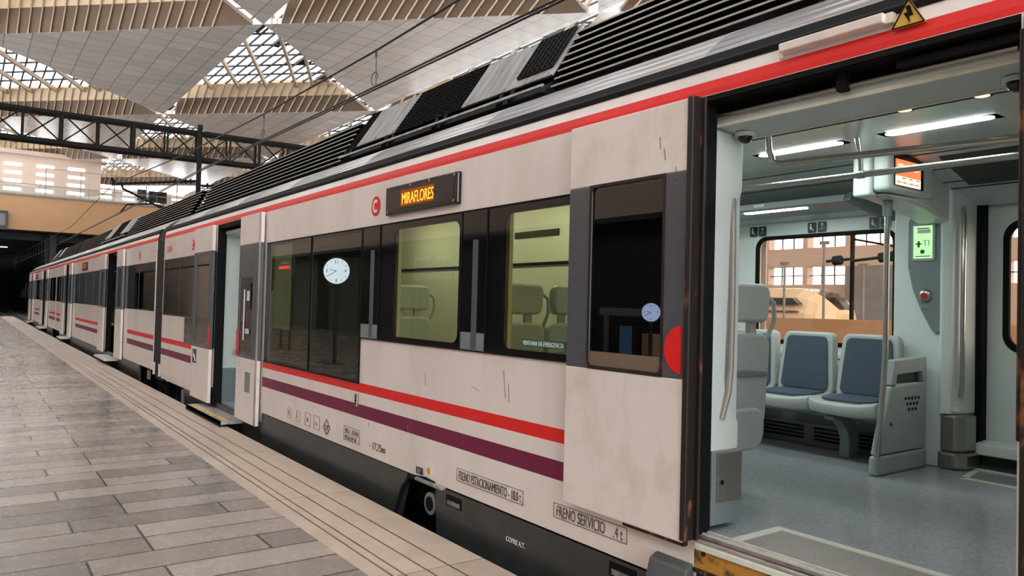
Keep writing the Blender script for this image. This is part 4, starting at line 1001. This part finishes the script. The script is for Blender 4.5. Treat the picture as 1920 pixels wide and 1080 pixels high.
for y in (3.75, 4.95, 6.15, 7.35): lamp(y, y + .8, 4.0 if y > 4.5 else 4.3, 1.05, '%s long ceiling light deeper inside the carriage, counted from the open door' % ('first', 'second', 'third', 'fourth')[int((y - 3.7) / 1.2)], .045)
lamp(10.0, 10.8, 4.3, 1.05, 'long white ceiling light above the far door', .045)
# luggage rack
rk = thing('luggage_rack', 'grey luggage rack shelf along the wall over the blue seats', 'rack', (5.5, 3.8, .83))
MB().prism([(5.20, .835), (5.21, .885), (5.235, .89), (5.26, .86), (5.86, .88), (5.86, .84), (5.42, .815)], 'y', 3.08, 5.2).build('shelf', 'bin', rk, bevel=.006)
MB().prism([(5.20, .835), (5.23, .90), (5.86, .90), (5.86, .74), (5.55, .77)], 'y', 3.03, 3.08).build('end_bracket', 'panelgrey', rk, bevel=.01)
MB().box(5.195, 5.2, 3.76, 3.86, .85, .875).build('arrow_sticker', 'strip', rk)
m = MB()
for y in (3.15, 4.35): m.disc((5.56, y, .905), (-.4, 0, -1), .018, .012, 12)
m.build('fixing_screw', 'steel', rk)
# priority-seat pictograms on the wall
def picto(y, z, k, label):
    t = thing('priority_seat_sign', label, 'sign', (WX, y, z), 'priority seat pictograms above the window')
    MB().prism(rrect(y - .040, y + .040, z - .045, z + .045, .012), 'x', WX - .006, WX - .001).build('plate', 'navy', t)
    m = MB(); X = WX - .008
    m.disc((X + .002, y + (.012 if k == 0 else -.002), z + .024), (-1, 0, 0), .009, .002, 12)
    if k == 0: m.prism([(y + .022, z + .012), (y + .004, z + .012), (y - .002, z - .008), (y - .022, z - .032), (y - .012, z - .026), (y + .004, z - .016), (y + .018, z - .014)], 'x', X, X + .002)
    else:
        for a, b in (((.004, .012), (-.006, -.012)), ((-.006, -.012), (.014, -.016)), ((.014, -.016), (.022, -.026)), ((.0, .006), (-.020, .010)), ((-.006, -.012), (-.022, -.016))): m.beam((X + .001, y + a[0], z + a[1]), (X + .001, y + b[0], z + b[1]), .008, .002)
    m.build('figure', 'stickerwhite', t)
for n, yc in enumerate((4.29, 3.70, 3.155)):
    nm = ('left', 'middle', 'right')[n]
    picto(yc + .045, .735, 0, 'navy seated-figure pictogram, first of the %s pair above the window' % nm)
    picto(yc - .048, .735, 1, 'navy seated-figure pictogram, second of the %s pair above the window' % nm)
# opposite door and its pillar
od = MB(); ring(od, 5.93, (.6, 2.44, -.93, .90), (1.2, 2.27, -.21, .665), .10, .03, 0)
od = od.build('opposite_door', 'inwall', car)
m = MB(); ring2(m, 5.915, (1.17, 2.30, -.24, .695), .13, (1.21, 2.26, -.20, .655), .10, .03, 0); m.build('window_gasket', 'black', od)
MB().box(5.945, 5.95, 1.2, 2.27, -.21, .665).build('door_pane', 'glass_bronze', od)
MB().prism([(5.80, -.96), (5.80, -.88), (5.90, -.86), (5.93, -.90), (5.93, -.96)], 'y', .6, 2.42).build('door_foot_trim', 'inwall', od, bevel=.01)
MB().box(5.78, 5.95, .6, 2.44, -1.06, -1.03).box(5.86, 5.95, .6, 2.44, -1.03, -.96).build('threshold', 'darkin', od)
MB().box(5.88, 5.93, .6, 2.44, .86, 1.0).build('lintel_seal', 'darkin', od)
MB().box(5.76, 5.78, .6, 2.43, FZ, FZ + .012).build('threshold_edge', 'strip', od)
MB().box(5.84, 5.93, 2.40, 2.46, FZ, 1.0).build('door_seal', 'black', od, bevel=.01)
MB().box(5.95, 5.98, .5, .62, FZ, 1.0).box(5.62, 5.95, -.5, 2.5, .90, .93).build('door_header', 'inwall', od)
# moulded pillar (recess with handrail) next to the opposite door
p = MB().box(5.62, 5.9, 2.52, 2.92, FZ, .85).prism([(5.60, 2.58), (5.58, 2.56), (5.60, 2.50), (5.72, 2.46), (5.86, 2.44), (5.88, 2.58)], 'z', FZ + .38, .95)
opil = p.build('opposite_pillar', 'inwall', car, bevel=.012)
MB().tube([(5.70, 2.475, .78), (5.665, 2.45, .70), (5.66, 2.45, -.45), (5.68, 2.465, -.56)], .017, 10).build('handrail', 'rail', opil, smooth=True)
MB().prism([(5.60, 2.57), (5.60, 2.47), (5.66, 2.42), (5.80, 2.415), (5.86, 2.45), (5.86, 2.57)], 'z', FZ + .12, -.68).build('stainless_guard', 'steel', opil, bevel=.02, seg=3)
MB().prism([(5.585, 2.58), (5.585, 2.46), (5.65, 2.405), (5.82, 2.40), (5.88, 2.44), (5.88, 2.58)], 'z', FZ, FZ + .12).build('guard_foot', 'steel', opil, bevel=.02)
MB().box(5.615, 5.622, 2.45, 2.55, -.655, -.625).build('glow_sticker', 'strip', opil)
# intercom / emergency panel on the pillar
ip = thing('intercom_panel', 'grey tapered emergency panel with a green display and a red button', 'panel', (5.6, 2.7, .3))
y0_, y1_ = 2.575, 2.805
cv = [(y1_, .70), (y1_ - .02, .72), (y0_ + .02, .72), (y0_, .70), (y0_, -.10), (y0_ + .03, -.125), (y0_ + .06, -.09), (y0_ + .135, .05), (y0_ + .195, .2), (y1_, .36)]
MB().prism(cv, 'x', 5.598, 5.622).build('plate', 'panelgrey', ip, bevel=.004)
fm = MB().prism(rrect(2.61, 2.775, .40, .675, .02), 'x', 5.588, 5.60).build('display_frame', 'bin', ip, bevel=.004)
lc = MB().box(5.585, 5.589, 2.628, 2.76, .42, .655).build('display', 'lcd', fm)
m = MB().box(5.583, 5.586, 2.64, 2.745, .432, .438).box(5.583, 5.586, 2.65, 2.735, .632, .64).box(5.583, 5.586, 2.70, 2.745, .52, .528).box(5.583, 5.586, 2.715, 2.73, .50, .545).disc((5.584, 2.695, .468), (-1, 0, 0), .016, .002, 16)
for a in (2.65, 2.675): m.box(5.583, 5.586, a, a + .004, .51, .55).box(5.583, 5.586, a, a + .016, .546, .55)
m.build('display_mark', 'green', lc)
MB().box(5.582, 5.584, 2.64, 2.73, .60, .628).build('painted_glare', 'stickerwhite', lc)  # glare on the display, painted as a plain white strip
bt = MB().tube([(5.60, 2.675, .15), (5.585, 2.675, .15), (5.575, 2.675, .15)], .05, 24, taper=[.052, .045, .03]).build('button_ring', 'steel', ip, smooth=True)
MB().tube([(5.58, 2.675, .15), (5.568, 2.675, .15)], .022, 20).build('red_button', 'redbutton', bt)
m = MB()
for y, z in ((2.59, .69), (2.79, .69), (2.59, .33), (2.785, .33), (2.595, .0)): m.disc((5.599, y, z), (-1, 0, 0), .006, .003, 8)
m.box(5.594, 5.599, 2.645, 2.70, .055, .065); m.build('screw', 'steel', ip)
# ceiling bulkhead with the information display
bx = thing('information_display', 'white ceiling-hung display box with an orange and white screen', 'display', (5.0, 2.6, 1.05))
MB().box(4.71, 5.32, 2.49, 2.60, .795, 1.10).build('front_shell', 'inwall', bx, bevel=.035, seg=4)
MB().box(4.69, 5.4, 2.60, 2.72, .77, 1.10).build('rear_shell', 'inwall', bx, bevel=.02, seg=3)
MB().prism([(4.75, .785), (5.3, .73), (5.62, .66), (5.86, .66), (5.86, 1.1), (5.2, 1.1), (5.15, .80)], 'y', 2.52, 2.74).build('bulkhead', 'inwall', bx, bevel=.03, seg=3)
sc_ = MB().box(4.775, 5.15, 2.483, 2.492, .835, 1.07).build('screen_bezel', 'gloss', bx, bevel=.003)
MB().box(4.785, 5.10, 2.478, 2.484, .90, 1.005).build('orange_area', 'screen_orange', sc_)
MB().box(4.785, 5.10, 2.478, 2.484, .84, .898).build('pale_area', 'screen_white', sc_)
m = MB().box(4.80, 5.06, 2.475, 2.478, .856, .860)
for x in (4.80, 4.88, 4.97, 5.05): m.box(x, x + .012, 2.474, 2.478, .852, .866)
m.build('route_line', 'screen_orange', sc_)
m = MB()
for x in (4.86, 4.95, 5.04): m.box(x, x + .035, 2.474, 2.478, .886, .890)
m.build('station_text', 'girder', sc_)
text('lettering', 'MIRAFLORES', 'screen_white', sc_, (4.80, 2.4775, .945), .05, xdir=(1, 0, 0), width=.26, th=.001)
# grab pole, litter bin partition
gp_ = thing('grab_pole', 'upright steel grab pole at the edge of the grey bin partition', 'pole', (4.9, 2.62, FZ))
MB().tube([(4.95, 2.62, .72), (4.95, 2.62, -.25), (4.93, 2.62, -.45), (4.86, 2.62, -.93)], .019, 12).build('tube', 'rail', gp_, smooth=True)
MB().tube([(4.95, 2.62, .80), (4.95, 2.62, .66)], .03, 16, taper=[.036, .028]).build('collar', 'panelgrey', gp_)
bn = thing('bin_partition', 'grey partition with a litter bin slot and punched holes beside the blue seats', 'litter bin', (5.2, 2.7, FZ))
MB().prism([(4.88, FZ), (4.89, FZ + .13), (5.56, FZ + .13), (5.56, FZ)], 'y', 2.63, 2.695).build('plinth', 'bin', bn, bevel=.02, seg=3)
MB().prism([(4.90, FZ + .135), (5.06, -.475), (5.55, -.46), (5.55, FZ + .135)], 'y', 2.635, 2.69).build('bin_door', 'bin', bn, bevel=.012)
MB().prism([(5.065, -.47), (5.11, -.30), (5.54, -.28), (5.55, -.46), (5.50, -.46), (5.48, -.385), (5.14, -.40), (5.13, -.47)], 'y', 2.635, 2.69).build('bin_hood', 'bin', bn, bevel=.008)
MB().box(5.10, 5.53, 2.675, 2.69, -.47, -.37).build('bin_throat', 'darkin', bn)
MB().box(5.12, 5.50, 2.64, 2.67, -.475, -.462).build('bin_lip', 'strip', bn)
m = MB()
for r, nn in ((0, 5), (1, 4), (2, 3)):
    for k in range(nn): m.disc((5.25 + (k + r * .55) * .045, 2.634, -.565 - r * .038), (0, -1, 0), .012, .002, 12)
m.build('punched_hole', 'black', bn)['label'] = 'rows of small round holes'
MB().disc((5.06, 2.634, -.73), (0, -1, 0), .012, .004, 12).build('lock', 'gloss', bn)
# overhead grab rails
ra = thing('overhead_grab_rail', 'upper hanging grab rail with a bent end near the door', 'grab rail', (3.85, 1.8, .85))
MB().tube([(3.66, 2.63, 1.02), (3.69, 2.64, .92), (3.715, 2.635, .862), (3.745, 2.60, .85), (3.86, 2.0, .848), (3.98, 1.35, .843), (4.06, .8, .84)], .019, 12).build('tube', 'rail', ra, smooth=True)
rb = thing('overhead_grab_rail', 'lower straight grab rail running along the carriage', 'grab rail', (4.3, 2.2, .84))
MB().tube([(4.30, .6, .82), (4.30, 5.0, .858)], .019, 12).build('tube', 'rail', rb, smooth=True)
MB().tube([(4.30, 2.44, .85), (4.29, 2.44, .95), (4.25, 2.44, 1.06)], .015, 10).build('hanger', 'rail', rb, smooth=True)
MB().tube([(4.30, 2.46, .836), (4.30, 2.42, .836)], .024, 14).build('joint_sleeve', 'rail', rb)
# ---- seats
def bench_seat(y, label):
    t = thing('seat', label, 'seat', (5.3, y, FZ), 'blue bench seats under the window')
    def tp(u, v, d):       # u across, v up the back, d towards the aisle
        return (5.62 - d + (v + .62) * .10 - .10, y + u, v)
    def pad(wb, wt, v0, v1, d0, d1, r, mats, name, parent, bev):
        o = rrect(-1, 1, -1, 1, r, 4); m = MB(); vs = []
        for d in (d0, d1):
            for a, b in o:
                v = v0 + (v1 - v0) * (b + 1) / 2; wv = wb + (wt - wb) * (b + 1) / 2; sag = .02 * (1 - a * a)
                vs.append(tp(a * wv / 2, v, d - sag * (1 if d == d1 else .3)))
        n = len(o); m.add(vs, [list(range(n - 1, -1, -1)), list(range(n, 2 * n))] + [(i, (i + 1) % n, (i + 1) % n + n, i + n) for i in range(n)])
        return m.build(name, mats, parent, bevel=bev, seg=3, smooth=True, angle=35)
    sh = pad(.50, .43, -.63, -.145, .0, .085, .22, 'seatshell', 'backrest_shell', t, .018)
    pad(.415, .35, -.595, -.175, .08, .098, .2, 'cushion', 'backrest_cushion', sh, .008)
    # seat pan, dished, with raised front lip corners
    m = MB(); N = 8; prof = [(5.54, -.60), (5.42, -.625), (5.25, -.635), (5.12, -.628), (5.06, -.64), (5.05, -.67), (5.07, -.72), (5.2, -.745), (5.54, -.70)]
    vs = []
    for k in range(N + 1):
        u = -1 + 2 * k / N; e = abs(u) ** 3
        for x, z in prof:
            front = max(0, min(1, (5.3 - x) / .2))
            vs.append((x + .04 * e * front, y + u * (.255 - .02 * (1 - front)), z + (.022 * e if z > -.66 else .01 * e)))
    L = len(prof); fs = [(k * L + i, k * L + (i + 1) % L, (k + 1) * L + (i + 1) % L, (k + 1) * L + i) for k in range(N) for i in range(L)] + [list(range(L)), list(range(N * L + L - 1, N * L - 1, -1))]
    m.add(vs, fs); pan = m.build('seat_pan', 'seatshell', t, bevel=.01, seg=3, smooth=True, angle=50)
    m = MB(); m.prism(rrect(y - .19, y + .19, 5.13, 5.47, .07, 4), 'z', -.632, -.612) if False else None
    o = rrect(-.19, .19, 5.11, 5.48, .08, 5); n = len(o)
    vs = [(x, y + u, -.648) for u, x in o] + [(x, y + u, -.606 + (.012 if x > 5.4 else 0)) for u, x in o]
    m.add(vs, [list(range(n)), list(range(2 * n - 1, n - 1, -1))] + [(i, (i + 1) % n, (i + 1) % n + n, i + n) for i in range(n)])
    m.build('seat_cushion', 'cushion', pan, bevel=.008, seg=2)
    return t
for k, y in enumerate((3.02, 3.535, 4.05)):
    bench_seat(y, ['blue and grey bench seat next to the grab pole and bin partition', 'blue and grey bench seat in the middle under the window', 'blue and grey bench seat partly hidden behind the headrest seat'][k])
bf = thing('bench_frame', 'dark curved cantilever frame carrying the blue bench seats', 'bench frame', (5.5, 3.5, FZ))
MB().box(5.35, 5.45, 2.8, 4.3, -.78, -.735).build('beam', 'panelgrey', bf)
for y in (3.12, 4.12):
    MB().prism([(5.12, -.74), (5.34, -.74), (5.42, -.80), (5.46, -.90), (5.46, FZ), (5.32, FZ), (5.33, -.93), (5.29, -.84), (5.22, -.785), (5.12, -.765)], 'y', y - .04, y + .04).build('bracket', 'panelgrey', bf, bevel=.008)
ht = thing('floor_heater', 'long slotted heater grille at floor level under the bench seats', 'heater', (5.7, 3.6, FZ))
MB().prism([(5.56, FZ), (5.54, -.88), (5.62, -.80), (5.85, -.78), (5.85, FZ)], 'y', 2.87, 5.2).build('casing', 'heater', ht, bevel=.008)
m = MB()
for k in range(4):
    for a, b in ((2.95, 3.5), (3.6, 4.15), (4.25, 4.8)): m.box(5.535, 5.56, a, b, FZ + .05 + k * .03, FZ + .065 + k * .03)
m.build('slot', 'black', ht)

def head_seat(x, y, label):
    t = thing('headrest_seat', label, 'seat', (x, y, FZ), 'high-backed seats with headrests')
    def slab(name, w, z0, z1, ya, yb, r, mats, parent, tilt=.06, bev=.02):
        o = rrect(-w / 2, w / 2, z0, z1, r, 5); n = len(o); vs = []
        for yy in (ya, yb): vs += [(x + u, y + yy - (z + .6) * tilt, z) for u, z in o]
        m = MB().add(vs, [list(range(n)), list(range(2 * n - 1, n - 1, -1))] + [(i, (i + 1) % n, (i + 1) % n + n, i + n) for i in range(n)])
        return m.build(name, mats, parent, bevel=bev, seg=3, smooth=True, angle=40)
    hd = slab('headrest', .40, -.06, .165, -.035, .045, .06, 'seatshell', t)
    MB().tube([(x + .20, y - .045, .10), (x + .245, y - .06, .06), (x + .255, y - .06, -.04), (x + .23, y - .03, -.15)], .014, 8).build('grab_handle', 'seatshell', hd, smooth=True)
    st = MB()
    for u in (-.09, .09): st.box(x + u - .03, x + u + .03, y - .035, y - .005, -.14, -.04)
    st.build('headrest_post', 'seatshell', t)
    bk = slab('backrest', .47, -.70, -.12, -.03, .08, .09, 'seatshell', t)
    slab('backrest_cushion', .38, -.6, -.15, .075, .10, .08, 'cushion', bk, bev=.008)
    m = MB().prism([(x - .21, -.37), (x + .21, -.37), (x + .2, -.345), (x, -.33), (x - .2, -.345)], 'y', y - .055, y - .035).build('net_pocket', 'panelgrey', bk, bevel=.004)
    slab('lower_shell', .42, -.80, -.55, -.045, .06, .10, 'seatshell', t, .03)
    m = MB().prism([(y - .02, -.63), (y + .42, -.60), (y + .46, -.63), (y + .44, -.70), (y + .02, -.74)], 'x', x - .235, x + .235).build('seat_pan', 'seatshell', t, bevel=.025, seg=3)
    MB().box(x - .19, x + .19, y + .06, y + .42, -.615, -.585).build('seat_cushion', 'cushion', m, bevel=.015)
    MB().box(x - .06, x + .06, y + .1, y + .22, FZ, -.68).build('pedestal', 'panelgrey', t, bevel=.01)
    return t
s0 = head_seat(3.62, 2.78, 'grey headrest seat seen from behind just inside the open door')
for k, (x, y, lab) in enumerate(((3.29, 4.5, 'headrest seat behind the emergency window, nearer the glass'), (3.79, 4.5, 'headrest seat behind the emergency window, nearer the aisle'), (3.29, 6.2, 'headrest seat behind the window left of the emergency window'))):
    copy_thing(s0, (x - 3.62, y - 2.78, 0), lab)
